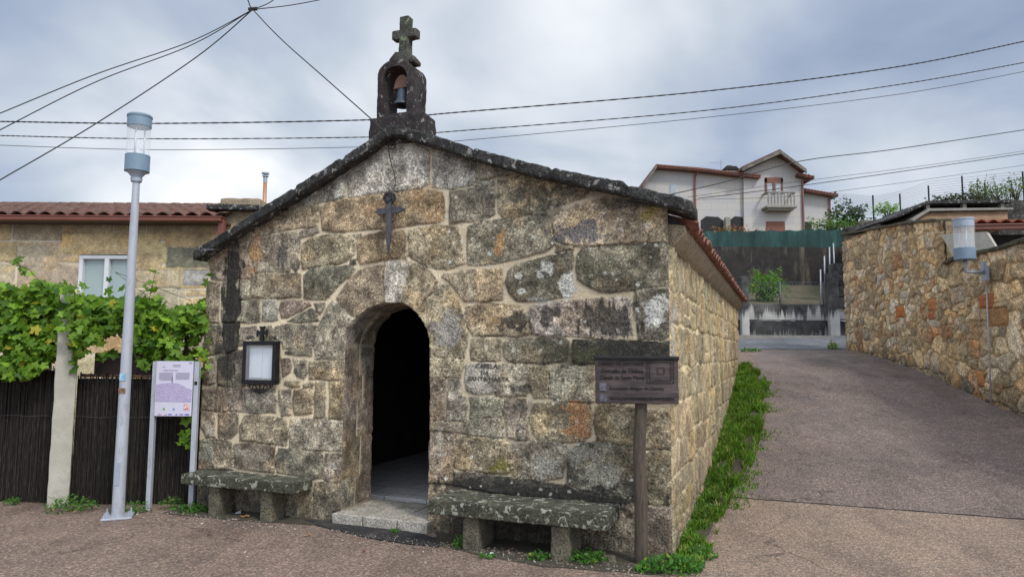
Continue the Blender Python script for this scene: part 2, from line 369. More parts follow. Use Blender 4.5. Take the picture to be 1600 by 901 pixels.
    dirt=sstep(.012,.0,O1)*(~INS)*.25;Cc[...,:3]*=(1-dirt)[...,None]
    return H,Cc
def stain(Cc,Ug,Zg,u,z,ru,rz,colr,st,seed=0,streak=0):
    n=fbm(Ug*14+seed,Zg*14,40+seed,4,.65);d=np.hypot((Ug-u)/ru,(Zg-z)/rz)
    if streak:n=n*.5+.5*fbm(Ug*60+seed,Zg*4,60+seed,3)
    f=(sstep(1.2,.8,d+(n-.5)*2.6)*st)[...,None]
    Cc[...,:3]=Cc[...,:3]*(1-f)+np.array(colr)*(.7+.6*n[...,None])*f
# ---------------------------------------------------------------- chapel facade stones traced on the wall plane
REG=dict(A=(300,180,3.2175),B=(680,180,3.2),C=(300,380,3.218),D=(680,380,3.2),E=(280,620,3.465),F=(660,620,3.2))
ST='''
A w 778,300 830,262 900,215 960,165 1010,110 1060,115 1130,150 1192,185 1192,345 1150,368 1040,380 880,398 790,410
A w 545,440 600,398 680,350 768,295 770,405 720,425 640,440 560,455
A b 470,470 545,425 550,455 500,468
B w -12,165 100,182 205,220 205,335 175,352 70,368 -12,362
A o 650,470 690,432 760,425 860,405 980,398 1100,380 1180,380 1262,392 1272,520 1250,540 1150,550 1040,562 980,572 800,580 690,585 655,580
A b 300,560 380,510 460,485 530,465 630,450 645,470 640,520 625,560 520,570 430,582 340,590 312,592
A g 545,590 560,580 635,568 638,588 600,605 550,618
A g 290,640 330,600 430,592 530,590 546,630 545,680 520,720 490,785 400,788 320,790 308,740 290,690
A b 560,650 600,615 680,600 760,592 805,605 820,650 818,700 780,735 700,750 620,765 555,772 552,700
A d 510,745 535,718 545,740 538,770 518,785 505,770
A o 830,640 840,612 900,600 970,582 1070,578 1082,610 1078,660 1045,715 980,725 900,740 850,750 832,720
A g 815,598 850,595 850,605 825,620
A b 1048,722 1080,680 1086,700 1078,724
B b -130,577 -60,565 0,552 110,556 128,600 135,680 150,740 60,768 0,770 -40,760 -80,735 -120,715 -130,700
A r 85,700 180,650 220,635 275,640 300,740 315,800 290,825 180,828 95,825
A b 230,630 290,585 305,575 305,625 240,632
B g 210,228 300,248 400,275 450,300 330,308 215,318
B x 190,345 230,328 290,325 290,342 220,355
B g 75,380 150,372 298,345 300,440 298,500 240,525 130,538 72,542
B b 315,330 400,315 500,300 640,325 770,365 760,408 700,425 610,455 520,478 440,502 345,515 318,490
B g 480,490 540,478 560,490 500,502
B b 600,500 680,468 760,432 850,412 940,425 1005,440 1010,540 1012,630 940,640 860,655 700,655 640,640 600,620 592,540
B b 1025,445 1080,440 1130,455 1165,480 1165,640 1090,645 1030,625 1025,540
B d 165,560 200,540 340,520 470,505 575,505 582,560 590,630 600,645 560,680 420,715 300,745 200,755 165,745 158,650
B b 605,650 690,660 690,675 600,685
D d 365,140 400,110 520,75 640,50 690,45 688,110 680,180 692,230 685,265 640,272 540,285 440,292 400,285 370,250 355,200
D d 712,60 730,30 850,10 1000,0 1140,-5 1165,10 1165,120 1165,215 1060,225 980,232 880,250 820,245 760,215 715,180 705,120
D b 50,150 140,140 240,130 335,125 342,200 335,280 250,288 150,292 110,240 70,190 35,170
D b 152,320 250,298 380,305 430,315 460,350 470,420 478,455 400,465 300,462 190,458 165,420 152,370
D w 480,320 560,300 700,285 850,275 960,270 975,300 978,400 985,460 860,468 700,465 560,465 488,455 478,400
D d 1000,240 1060,232 1165,225 1170,320 1170,400 1170,470 1100,482 1020,480 1010,420 1000,330
D b 180,480 260,470 328,475 332,530 325,580 250,588 185,580 175,530
D d 345,495 380,478 500,475 640,472 668,490 672,540 655,590 580,600 450,598 370,590 345,560
D k 690,482 820,477 900,482 980,482 1050,490 1170,492 1170,550 1170,590 1000,600 800,602 720,605 690,590
D w 160,600 300,598 303,630 298,700 292,750 200,752 160,735 150,680
D g 312,607 450,605 465,630 462,700 458,760 380,765 303,758 308,700
D b 475,620 560,610 562,700 560,770 500,772 480,740 468,690
D g 575,640 600,615 700,610 800,610 802,790 700,795 600,785 570,770
D d 815,612 1172,605 1172,700 1172,790 1000,795 815,795
D b -60,575 60,572 140,580 145,620 125,668 60,668 -60,668
D b -60,675 50,678 48,780 50,885 0,885 -60,885
D g 62,680 125,678 128,750 155,770 160,830 150,885 62,888
D g 175,770 250,768 335,775 340,830 335,870 250,880 175,870
F g 410,12 520,10 528,100 530,215 470,215 430,200 420,120 408,80
F b 545,70 560,35 700,25 840,35 850,100 840,190 800,222 700,225 580,215 550,180 540,110
F b 865,50 900,35 1000,40 1067,60 1067,240 980,235 870,215 858,120
F b 1080,60 1180,60 1260,60 1260,160 1260,255 1180,262 1080,255
F r -20,125 200,128 225,180 160,178 -20,165
F g 205,125 260,108 390,102 405,130 405,205 330,205 235,190
F r -20,175 100,172 160,185 155,300 150,430 90,432 -20,430
F b 170,195 250,190 400,212 425,230 430,300 432,382 330,375 230,368 165,350 160,260
F g 445,240 520,218 640,225 720,240 712,320 700,400 600,418 520,405 445,385 440,300
F g 735,260 800,232 900,225 1000,240 1060,250 1062,400 1060,490 980,500 900,490 800,460 720,425 722,340
F b 1078,270 1180,272 1260,270 1264,350 1264,440 1264,535 1170,540 1080,520
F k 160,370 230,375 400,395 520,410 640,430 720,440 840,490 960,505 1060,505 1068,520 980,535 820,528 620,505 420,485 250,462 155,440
F r -20,445 120,450 140,470 140,700 -20,720
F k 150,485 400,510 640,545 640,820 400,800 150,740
F r 655,550 820,545 970,545 1068,540 1072,840 940,830 655,800
F r 1082,535 1160,548 1266,548 1266,650 1270,850 1180,850 1082,850
C r 60,195 140,195 138,280 135,395 60,398
C g 150,195 230,182 295,180 295,275 240,280 230,340 245,395 150,395
C b 303,165 330,155 545,150 550,270 430,275 300,272
C d 562,160 600,125 700,115 800,110 820,130 790,165 740,210 680,285 620,285 562,275
C d 800,85 825,80 825,110 800,108
C g 245,290 340,285 345,395 300,400 250,398
C x 358,290 380,282 425,280 435,330 430,385 380,392 355,390
C r 450,290 590,288 600,310 560,335 480,375 450,375 442,330
C d 600,330 625,335 638,390 560,395 480,393 540,360
C d 615,305 670,300 670,320 645,355 630,330
C g 60,405 150,405 148,490 60,500
C r 50,507 140,497 160,512 155,550 50,570
C k 158,405 240,405 238,500 230,530 170,550 160,500
C g 250,425 320,418 330,470 270,480 265,510 240,515
C g 350,420 400,415 412,440 412,520 340,530 340,470
C g 418,420 450,408 600,405 628,412 622,470 610,510 540,525 460,530 455,500 420,480
C d 470,545 590,512 605,520 600,565 530,562 470,555
C r 50,595 100,575 115,610 118,700 90,712 50,705
C d 132,580 200,550 270,530 272,600 270,720 200,718 130,712
C g 283,545 440,540 440,700 285,715
C r 50,735 130,722 255,728 255,845 180,850 50,835
C g 262,735 420,730 425,800 420,852 300,852 258,845
C r 450,585 490,580 502,610 495,650 455,668
C g 510,585 575,590 570,605 520,612
C d 520,620 575,615 580,650 565,682 530,670 515,645
C b 470,690 540,695 545,718 500,722 465,708
C r 562,710 600,698 612,705 600,728 565,725
C g 620,580 615,510 640,410 680,330 715,285 745,310 835,398 800,440 785,480 785,580
C b 730,275 790,180 850,135 910,110 965,112 968,200 972,310 930,318 880,340 840,392 780,340 735,300
C w 972,95 1040,85 1100,90 1095,120 1070,210 1040,308 976,312 970,200
C b 1110,105 1150,110 1200,150 1235,190 1215,240 1160,290 1118,355 1080,325 1048,306 1080,200
C b 1240,200 1290,210 1330,270 1365,360 1385,450 1380,520 1370,572 1280,572 1160,572 1160,520 1160,430 1125,352 1170,295 1220,250
C b 590,595 790,592 790,682 680,685 590,680
C b 622,700 672,698 672,780 668,875 618,878 618,780
C b 695,695 790,690 790,882 690,882
C b 515,735 600,730 610,760 605,850 560,862 515,862 508,800
C g 440,735 500,730 502,800 500,860 450,865 435,800
E b 355,100 400,95 520,110 580,115 588,180 582,258 500,255 400,240 330,235 328,160
E g 605,120 700,115 910,125 910,200 910,290 800,290 680,282 598,270 595,200
E r 120,75 190,80 195,150 190,215 150,220 115,150
E r 212,85 300,80 322,95 318,190 280,220 210,220
E r 80,230 200,225 280,235 290,290 290,390 200,388 80,385
E r 295,255 400,250 520,268 525,340 515,405 400,395 300,385
E g 540,275 600,280 650,285 780,300 780,380 775,445 700,440 620,420 530,405 528,340
E r 795,305 900,305 900,380 900,455 840,462 785,450 785,380
E r 740,460 800,465 900,470 900,640 800,640 728,632 730,540
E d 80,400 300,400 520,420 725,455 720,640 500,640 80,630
'''
polys=[]
for ln in ST.strip().splitlines():
    k,c,*pp=ln.split();ox,oy,s=REG[k];P=[]
    for q in pp:
        a,b=map(float,q.split(','));P.append(fac(ox+a/s,oy+b/s))
    if any(p[1]<.12 for p in P): P=[(p[0],p[1] if p[1]>.12 else -.2) for p in P]
    polys.append((P,c))
# coping lines (front plane stands 14 cm proud of the wall)
CT=[(304.7,388.9),(362,354),(433.6,308),(474,283),(517.6,256),(564,226.6),(589,209.5),(604,198),(626,196),(680,210),(742,231.6),(820.6,252.5),(898.8,270.6),(961,283),(1008,292.5),(1052,303),(1081.6,322)]
CTL=np.array([fac(x,y,-.14) for x,y in CT]);CTL[-1,1]=CTL[-2,1]-.055;CTH=.105
DOORPX=[(531,800),(536,660),(538.6,554),(541,529),(546,512),(556,497),(573,482.5),(588,476),(603,473),(625,472.6),(638,477),(651,488),(660,500),(667,514),(671,530),(672,545),(672,660),(672,760)]
DO=[fac(*p) for p in DOORPX]
ul=np.mean([DO[0][0],DO[1][0],DO[2][0]]);ur=np.mean([DO[-1][0],DO[-2][0],DO[-3][0]])
DO=[(ul,-.2),(ul,.4),(ul,1.0)]+DO[2:-2]+[(ur,1.0),(ur,.4),(ur,-.2)]
D2=[]
for i in range(len(DO)-1):
    a=np.array(DO[i]);b=np.array(DO[i+1]);n=max(1,int(np.hypot(*(b-a))/.03))
    for j in range(n):D2.append(tuple(a+(b-a)*j/n))
D2.append(DO[-1]);D2=np.array(D2)
def indoor(u,z,P=D2):
    ins=np.zeros(u.shape,bool);n=len(P)
    for k in range(n):
        ax,ay=P[k];bx,by=P[(k+1)%n];ins^=((ay>z)!=(by>z))&(u<(bx-ax)*(z-ay)/(by-ay+1e-12)+ax)
    return ins
chapel=empty('chapel',Vector(LC),-YAW,'small granite chapel with round arched doorway, mossy gable coping and little belfry','chapel')
res=.008
ua=np.linspace(0,W,int(W/res)+1);za=np.arange(-.12,3.80,res)
Ug,Zg=np.meshgrid(ua,za,indexing='ij')
H,Cc=masonry(polys,Ug,Zg,1,grow=.0075,cont=.55,facen=.009)
# stains in photo pixels on the facade plane
def SP(px,py,rx,ry,c,st,streak=0,sd=0):
    u,z=fac(px,py);k=abs(fac(px+1,py)[0]-u);kz=abs(fac(px,py+1)[1]-z);stain(Cc,Ug,Zg,u,z,rx*k,ry*kz,c,st,sd,streak)
K=(.022,.021,.02)
for i,a in enumerate([(363,470,15,76,K,.97,1),(352,560,20,34,K,.7,1),(360,440,9,40,K,.9,1),(946,497,46,26,K,.85,1),(855,489,14,16,K,.8,0),(800,502,26,12,K,.8,0),
  (911,362,46,17,(.145,.138,.155),.95,0),(990,760,60,14,K,.55,0),(840,770,150,12,K,.8,0),(910,560,55,12,K,.6,0),(880,545,60,10,K,.5,0),
  (850,300,70,10,(.04,.04,.04),.6,0),(700,255,70,10,(.05,.05,.05),.35,0),(960,320,60,8,K,.55,0),(850,335,35,22,(.05,.05,.045),.55,0),(700,330,10,4,K,.2,0),
  (441,397,7,22,(.07,.07,.075),.8,1),(402,391,9,24,(.4,.22,.08),.75,0),(783,386,7,20,(.42,.22,.07),.75,0),(655,300,20,14,(.42,.24,.1),.4,0),(590,325,30,12,(.42,.24,.1),.4,0),
  (907,657,20,24,(.45,.22,.09),.9,0),(783,728,14,11,(.16,.14,.012),.9,0),(1013,333,13,9,(.38,.3,.05),.75,0),(720,470,14,10,(.36,.22,.1),.4,0),(770,500,10,8,(.4,.25,.1),.6,0),
  (852,421,10,12,(.5,.52,.53),.9,0),(885,450,11,20,(.55,.57,.57),.95,0),(811,431,5,4,(.55,.57,.57),.9,0),(817,455,5,5,(.55,.57,.57),.9,0),(845,470,14,5,(.42,.44,.44),.6,0),
  (1027,480,15,16,(.56,.58,.6),.95,0),(1027,502,12,12,(.56,.58,.6),.95,0),(1040,470,6,10,(.56,.58,.6),.7,0),(705,409,4,4,(.55,.57,.57),.8,0),(766,396,3,3,(.55,.57,.57),.8,0),
  (854,729,24,14,(.42,.41,.37),.75,0),(941,739,26,20,(.42,.41,.36),.75,0),(908,712,22,14,(.4,.39,.35),.6,0),(805,700,12,9,(.38,.37,.33),.5,0),(700,520,20,26,(.3,.3,.33),.7,0),
  (328,671,6,9,(.45,.43,.4),.8,0),(323,702,12,14,(.3,.31,.27),.7,0),(390,708,22,8,(.36,.34,.3),.5,0),(521,731,6,9,(.45,.44,.4),.8,0),(688,690,5,20,(.4,.38,.34),.5,0),
  (441,712,10,20,(.06,.06,.06),.6,0),(345,590,20,44,K,.5,1),(930,415,30,16,(.09,.1,.06),.5,0),(915,556,40,12,(.07,.08,.03),.5,0),(812,606,26,6,K,.7,0),
  (990,560,50,20,K,.4,0),(770,640,30,6,K,.35,0),(860,640,60,8,K,.4,0),(620,230,40,20,(.4,.38,.37),.3,0),(331,575,6,14,(.45,.44,.43),.6,0)]):
    SP(*a[:6],a[6],i*3.3)
# scattered small lichen dots
uu=rng.uniform(2.8,W,150);zz=rng.uniform(.3,3.2,150)
for k in range(150):
    r_=rng.uniform(.006,.017);m=np.hypot(Ug-uu[k],Zg-zz[k])<r_*(.7+.6*vn(Ug*90,Zg*90,3))
    Cc[m,:3]=Cc[m,:3]*.25+np.array([.5,.52,.52])*.75
# grime at the foot of the wall, right of the door darker
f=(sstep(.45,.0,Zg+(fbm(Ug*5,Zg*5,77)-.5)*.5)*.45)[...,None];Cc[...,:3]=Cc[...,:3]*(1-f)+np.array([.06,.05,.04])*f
f=(sstep(.16,.0,np.interp(Ug,CTL[:,0],CTL[:,1])-CTH-Zg+(fbm(Ug*6,Zg*6,78)-.5)*.12)*.55)[...,None];Cc[...,:3]=Cc[...,:3]*(1-f)+np.array([.05,.047,.042])*f  # darker band with a ragged edge just below the coping
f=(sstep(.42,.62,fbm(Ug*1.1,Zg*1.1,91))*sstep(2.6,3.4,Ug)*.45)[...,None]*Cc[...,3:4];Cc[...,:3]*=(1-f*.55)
# ledge stone row stands proud above the right bench
pa_=fac(731,566);pb2_=fac(778,614);pm=sstep(.0,.02,np.minimum(np.minimum(Ug-pa_[0],pb2_[0]+.13-Ug),np.minimum(pa_[1]-Zg,Zg-pb2_[1])));H=H*(1-pm)+.016*pm
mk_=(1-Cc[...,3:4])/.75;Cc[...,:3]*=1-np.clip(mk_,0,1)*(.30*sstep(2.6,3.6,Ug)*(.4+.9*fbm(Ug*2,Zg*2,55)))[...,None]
gm_=Cc[...,:3].mean(-1,keepdims=True);Cc[...,:3]=(Cc[...,:3]*.80+gm_*.20)*np.array([1.21,1.17,1.05])
Hb=sstep(0,.02,np.minimum(Ug,W-Ug));H=H*Hb
LY=np.full(Ug.shape,0.)-H
mask_in=indoor(Ug,Zg)
topl=np.interp(Ug,CTL[:,0],CTL[:,1])-CTH*.5
n,m=Ug.shape;idx=np.arange(n*m).reshape(n,m)
ci=mask_in[:-1,:-1]&mask_in[1:,:-1]&mask_in[1:,1:]&mask_in[:-1,1:]
ct=(Zg>topl)[:-1,:-1]
keep=~(ci|ct)
f4=np.stack([idx[:-1,:-1],idx[1:,:-1],idx[1:,1:],idx[:-1,1:]],-1)[keep]
# snap vertices inside the door onto its outline
used=np.zeros(n*m,bool);used[f4.ravel()]=True
sel=np.where(used&mask_in.ravel())[0];pu=Ug.ravel()[sel];pz=Zg.ravel()[sel]
bd=np.full(sel.shape,9.);bu=pu.copy();bz=pz.copy()
for k in range(len(D2)-1):
    a=D2[k];b=D2[k+1];e=b-a;l2=e@e+1e-12;t=np.clip(((pu-a[0])*e[0]+(pz-a[1])*e[1])/l2,0,1);qx=a[0]+t*e[0];qz=a[1]+t*e[1];d=np.hypot(pu-qx,pz-qz);w=d<bd
    bd[w]=d[w];bu[w]=qx[w];bz[w]=qz[w]
XX=Ug.ravel().copy();ZZ=Zg.ravel().copy();YY=LY.ravel().copy();XX[sel]=bu;ZZ[sel]=bz;YY[sel]=0.004
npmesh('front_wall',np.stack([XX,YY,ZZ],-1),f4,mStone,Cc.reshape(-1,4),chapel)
# door reveal, swept back through the wall thickness
WT=.50
nv=46;vv=np.linspace(.0,WT,nv);k=len(D2);L_=np.concatenate([[0],np.cumsum(np.hypot(*(np.diff(D2,axis=0).T)))])
SS,VV=np.meshgrid(L_,vv,indexing='ij')
tan=np.gradient(D2,axis=0);tan/=np.hypot(tan[:,0],tan[:,1])[:,None];nor=np.stack([tan[:,1],-tan[:,0]],-1) # points into opening
rp=[];rr_=random.Random(4);s=0
while s<L_[-1]:
    l=rr_.uniform(.26,.42);b=rr_.uniform(.2,.32)
    rp.append(([(s+.006,-.05),(s+l-.006,-.05),(s+l-.006,b),(s+.006,b)],rr_.choice('gbrg')));rp.append(([(s+.006,b+.02),(s+l-.006,b+.02),(s+l-.006,.7),(s+.006,.7)],rr_.choice('gbrd')));s+=l
Hr,Cr=masonry(rp,SS,VV,5,hmax=.014);Hr=Hr*sstep(0,.02,VV)
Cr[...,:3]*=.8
P=np.stack([D2[:,0][:,None]+nor[:,0][:,None]*Hr,VV+.004,D2[:,1][:,None]+nor[:,1][:,None]*Hr],-1)
# orientation: make sure normals point into the opening
idx2=np.arange(k*nv).reshape(k,nv);fr=np.stack([idx2[:-1,:-1],idx2[1:,:-1],idx2[1:,1:],idx2[:-1,1:]],-1).reshape(-1,4)
npmesh('door_reveal',P.reshape(-1,3),fr,mStone,Cr.reshape(-1,4),chapel)
# ---- side wall (right)
def courses(u0,u1,z0,z1,hs,ls,pal,seed,gap=.012,jit=.018):
    r=random.Random(seed);out=[];z=z0
    while z<z1-.05:
        h=r.uniform(*hs)
        if z+h>z1-.1:h=z1-z
        u=u0-r.uniform(0,.3)
        while u<u1:
            l=r.uniform(*ls);j=lambda:r.uniform(-jit,jit)
            if r.random()<.16 and h>.25:
                k=r.uniform(.35,.65)
                for a,b in ((0,k),(k,1)):
                    out.append(([(u+gap,z+h*a+gap),(u+l-gap,z+h*a+gap+j()*.5),(u+l-gap,z+h*b-gap),(u+gap,z+h*b-gap+j()*.5)],r.choice(pal)))
            else:
                out.append(([(u+gap+j()*.5,z+gap+j()*.4),(u+l/2,z+gap+j()*.7),(u+l-gap+j()*.6,z+gap+j()*.4),(u+l-gap+j()*.4,z+h/2),(u+l-gap+j()*.6,z+h-gap+j()*.4),(u+l/2,z+h-gap+j()*.6),(u+gap+j()*.6,z+h-gap+j()*.4)],r.choice(pal)))
            u+=l
        z+=h
    return out
vs_=np.linspace(0,LEN,int(LEN/.011)+1);zs_=np.arange(-.1,2.5,.011)
Vg,Zg2=np.meshgrid(vs_,zs_,indexing='ij')
Hs,Cs=masonry(courses(-.02,LEN,-.1,2.50,(.26,.4),(.3,.75),'ttstybst',3,.008,.045),Vg,Zg2,11,hmax=.014,edge=.010,warp=.022,facen=.010,cont=.42,dk=.5,mort=(.78,.66,.45))
Cs[...,:3]*=np.array([1.18,1.15,1.05]);Cs[...,3]*=.75
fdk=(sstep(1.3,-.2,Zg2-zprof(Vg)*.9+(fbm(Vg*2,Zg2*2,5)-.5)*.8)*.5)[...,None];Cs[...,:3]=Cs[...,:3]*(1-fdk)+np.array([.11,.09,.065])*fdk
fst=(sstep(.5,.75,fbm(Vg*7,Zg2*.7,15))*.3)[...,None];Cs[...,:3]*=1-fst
for (a,b_,c_,d_) in ((.12,1.75,.10,.2),(.2,1.9,.08,.12)): stain(Cs,Vg,Zg2,a,b_,c_,d_,(.45,.46,.47),.6,2)
Hs=Hs*sstep(0,.02,Vg)
n,m=Vg.shape;idx=np.arange(n*m).reshape(n,m)
fs_=np.stack([idx[:-1,:-1],idx[1:,:-1],idx[1:,1:],idx[:-1,1:]],-1).reshape(-1,4)
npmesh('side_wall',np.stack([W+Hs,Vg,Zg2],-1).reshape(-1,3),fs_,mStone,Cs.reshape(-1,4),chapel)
# inner/back/left walls
b=MB();b.box((W/2,LEN+.2,1.3),(W-.02,.4,2.8));b.build('back_wall',mCorn,chapel)
b=MB();b.prism([(0,2.5),(W,2.5),(2.25,3.55)],LEN-.0,LEN+.35);b.build('back_gable',mCorn,chapel)
Vg3,Zg3=np.meshgrid(np.arange(0,LEN,.03),np.arange(-.1,2.62,.03),indexing='ij')
H3,C3=masonry(courses(0,LEN,-.1,2.7,(.26,.4),(.35,.8),'grbgd',8),Vg3,Zg3,17)
H3=H3*sstep(0,.03,Vg3);n,m=Vg3.shape;idx=np.arange(n*m).reshape(n,m)
npmesh('side_wall',np.stack([-H3,Vg3,Zg3],-1).reshape(-1,3),np.stack([idx[:-1,:-1],idx[:-1,1:],idx[1:,1:],idx[1:,:-1]],-1).reshape(-1,4),mStone,C3.reshape(-1,4),chapel)
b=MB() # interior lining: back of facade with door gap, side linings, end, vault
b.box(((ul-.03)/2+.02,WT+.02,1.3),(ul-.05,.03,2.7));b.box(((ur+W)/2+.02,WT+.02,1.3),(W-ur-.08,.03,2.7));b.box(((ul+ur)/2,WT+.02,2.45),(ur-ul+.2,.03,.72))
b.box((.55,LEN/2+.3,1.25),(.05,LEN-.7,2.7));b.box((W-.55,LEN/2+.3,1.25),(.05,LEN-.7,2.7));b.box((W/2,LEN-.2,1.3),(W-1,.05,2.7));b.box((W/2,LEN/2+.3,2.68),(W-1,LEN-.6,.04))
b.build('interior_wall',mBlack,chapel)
# floor tiles and step
def floormat():
    m,N,L,b=nt('granite_floor_tiles',.7);v=coord(N,L)
    br=N.new('ShaderNodeTexBrick');br.offset=.5;br.inputs['Scale'].default_value=1;br.inputs['Mortar Size'].default_value=.006
    br.inputs['Brick Width'].default_value=.5;br.inputs['Row Height'].default_value=.32
    br.inputs['Color1'].default_value=(.72,.7,.69,1);br.inputs['Color2'].default_value=(.62,.6,.6,1);br.inputs['Mortar'].default_value=(.22,.2,.19,1)
    L.new(v,br.inputs['Vector']);c=mixc(N,L,1.,br.outputs['Color'],ramp(N,L,noise(N,L,v,60,4,.7),[(.3,.6),(.7,1.3)]),'MULTIPLY')
    L.new(c,b.inputs['Base Color']);return m
mFloor=floormat()
MB().box((W/2,LEN/2+.35,.02),(W-.9,LEN-.9,.14)).build('floor',mFloor,chapel)
for i,(a,b_) in enumerate(((1.735,2.06),(2.07,2.42),(2.43,2.735))):
    rough('door_step',MB().box(((a+b_)/2,.26,.0),(b_-a,.72,.19)),mStep if 'mStep' in globals() else globals().setdefault('mStep',stoneblk('pale_step_stone',(.62,.58,.52),(.36,.33,.27),(.12,.12,.09),.66)),chapel,.04,.004,9,.008,i)
# coping
samp=[]
for i in range(len(CTL)-1):
    a=CTL[i];b_=CTL[i+1];n_=max(1,int(np.hypot(*(b_-a))/.022))
    for j in range(n_):samp.append(a+(b_-a)*j/n_)
samp.append(CTL[-1]);samp=np.array(samp)
prof=[(-.142,-CTH),(-.145,-CTH*.8),(-.145,-CTH*.5),(-.145,-CTH*.25),(-.145,-.012),(-.135,0),(-.08,.003),(-.03,.004),(.02,.004),(.08,.004),(.14,.0),(.2,0),(.26,-.01),(.26,-CTH),(.12,-CTH),(0,-CTH),(-.05,-CTH),(-.1,-CTH),(-.13,-CTH)]
vs=[];
joints=[.42,1.2,1.75,2.45,3.15,3.9,4.55]
for i,(u,z) in enumerate(samp):
    dj=min(abs(u-j) for j in joints);g_=.02*math.exp(-(dj/.018)**2)
    seg=sum(u>j for j in joints);so=((seg*37)%7-3)*.004
    for (v,dz) in prof:
        nz=mnoise.fractal(Vector((u*9,v*9,dz*9+3)),.8,2,4)*.009
        s=1 if dz>-CTH*.6 else -1
        vs.append((u,v+(nz if v<-.1 else 0)*-1+(g_ if v<-.1 else 0)+so,z+dz+(nz*.8-g_)*s*(1 if dz>-CTH*.3 else .6)+so))
np_=len(prof);fs=[]
for i in range(len(samp)-1):
    for j in range(np_):
        a=i*np_+j;b_=i*np_+(j+1)%np_;fs.append((a,a+np_,b_+np_,b_))
fs.append(tuple(range(np_)));fs.append(tuple((len(samp)-1)*np_+j for j in range(np_))[::-1])
MB().add(vs,[f[::-1] for f in fs]).build('gable_coping',mCope,chapel,smooth=True)
# roof tiles -------------------------------------------------
def tiles(name,w,length,pitch,rise,mat,parent,loc,rz,slope,course=.38,r=.07,seed=0,cut=None,dens=8):
    """barrel tiles: ridges run along local +y (up-slope), eave at y=0"""
    nx=int(w/pitch)*dens+1;xs=np.linspace(0,w,nx);rows=[];k=int(length/course)+1
    for c in range(k):
        for t in (0.,.5,.98): rows.append((min((c+t)*course,length),(1-t)*.022,c))
    ph=xs/pitch*2*math.pi
    V_=[];
    for (y,st,c) in rows:
        jit=vn(xs/pitch,np.full_like(xs,c*3.3),seed)*.012;jy=(vn(np.floor(xs/pitch+.5),np.full_like(xs,c+.5),seed+4)-.5)*(.03 if c>=0 else 0)
        h=r*np.abs(np.cos(ph/2))**.8+st+jit
        sag=np.zeros_like(xs)
        V_.append(np.stack([xs,y+jy,h+sag],-1))
    V_=np.array(V_);nr=len(rows);idx=np.arange(nr*nx).reshape(nr,nx)
    f=np.stack([idx[:-1,:-1],idx[:-1,1:],idx[1:,1:],idx[1:,:-1]],-1).reshape(-1,4)
    o=npmesh(name,V_.reshape(-1,3),f,mat,None,parent)
    o.location=loc;o.rotation_euler=(slope,0,rz);s=o.modifiers.new('s','SOLIDIFY');s.thickness=.016;s.offset=-1
    return o
# right slope: eave along +v at u=W+.17 ; local x runs along -v?  use rz so that local y points to -u
def roofslope(parent,right):
    ridge=(2.25,3.62)
    if right:
        e=(W+.19,2.60);L2=math.hypot(e[0]-ridge[0],ridge[1]-e[1]);sl=math.atan2(ridge[1]-e[1],e[0]-ridge[0])
        return tiles('roof_slope',LEN,L2,.21,0,mTerra,parent,(e[0],.12,e[1]),math.pi/2,sl,seed=3)
    e=(-.2,2.52);L2=math.hypot(e[0]-ridge[0],ridge[1]-e[1]);sl=math.atan2(ridge[1]-e[1],ridge[0]-e[0])
    return tiles('roof_slope',LEN,L2,.21,0,mTerra,parent,(e[0],.12+LEN,e[1]),-math.pi/2,sl,seed=4)
roofslope(chapel,True);roofslope(chapel,False)
# cornice on right side: stone blocks under tiles
r=random.Random(5);v=.03
while v<LEN:
    l=r.uniform(.5,.95);l=min(l,LEN-v+.02)
    pr=[(W-.2,2.47),(W+.02,2.47),(W+.06,2.50),(W+.11,2.56),(W+.13,2.60),(W+.13,2.645),(W-.2,2.70)]
    mb=MB().prism(pr,v+.013,v+l-.013);rough('cornice',mb,mCorn,chapel,.05,.008,8,.004,int(v*10));v+=l
# small dark infill behind coping
MB().prism([(W-.25,2.6),(W+.12,2.64),(W-.05,2.8),(2.25,3.60),(1.5,3.35),(1.5,2.6)],.05,.16).build('gable_infill',mDark,chapel)
# belfry -----------------------------------------------------
bx=lambda px,py,v=-.02:fac(px,py,v)
belf=empty('belfry',(0,0,0));belf.parent=chapel
u0,zb=bx(592,187);u1,_=bx(648,187);zt=bx(605,92)[1]
u0=2.065;u1=2.45;zb=3.80;uc=(u0+u1)/2;hw=(u1-u0)/2;vF=-.02;vB=.27
belf.name='belfry'
rough('base_block',MB().box((uc+.035,.09,3.73),(.60,.26,.28)),mBelf,belf,.03,.012,10,.012,3)
rough('sill_block',MB().box((uc+.01,.09,3.86),(.37,.21,.09)),mBelf,belf,.03,.006,10,.01,4)
zs0=3.86;zsp=4.25
def arc(cx,cz,rx,rz_,n,a0=0,a1=math.pi): return [(cx+rx*math.cos(a0+(a1-a0)*i/n),cz+rz_*math.sin(a0+(a1-a0)*i/n)) for i in range(n+1)]
ow=.135
out=[(u1,zs0)]+[(u1,zsp+.05)]+arc(uc,zsp+.05,hw,.145,16)[1:-1]+[(u0,zsp+.05),(u0,zs0)]
inn=[(uc-ow,zs0)]+[(uc-ow,zsp)]+arc(uc,zsp,ow,.13,12)[::-1][1:-1]+[(uc+ow,zsp),(uc+ow,zs0)]
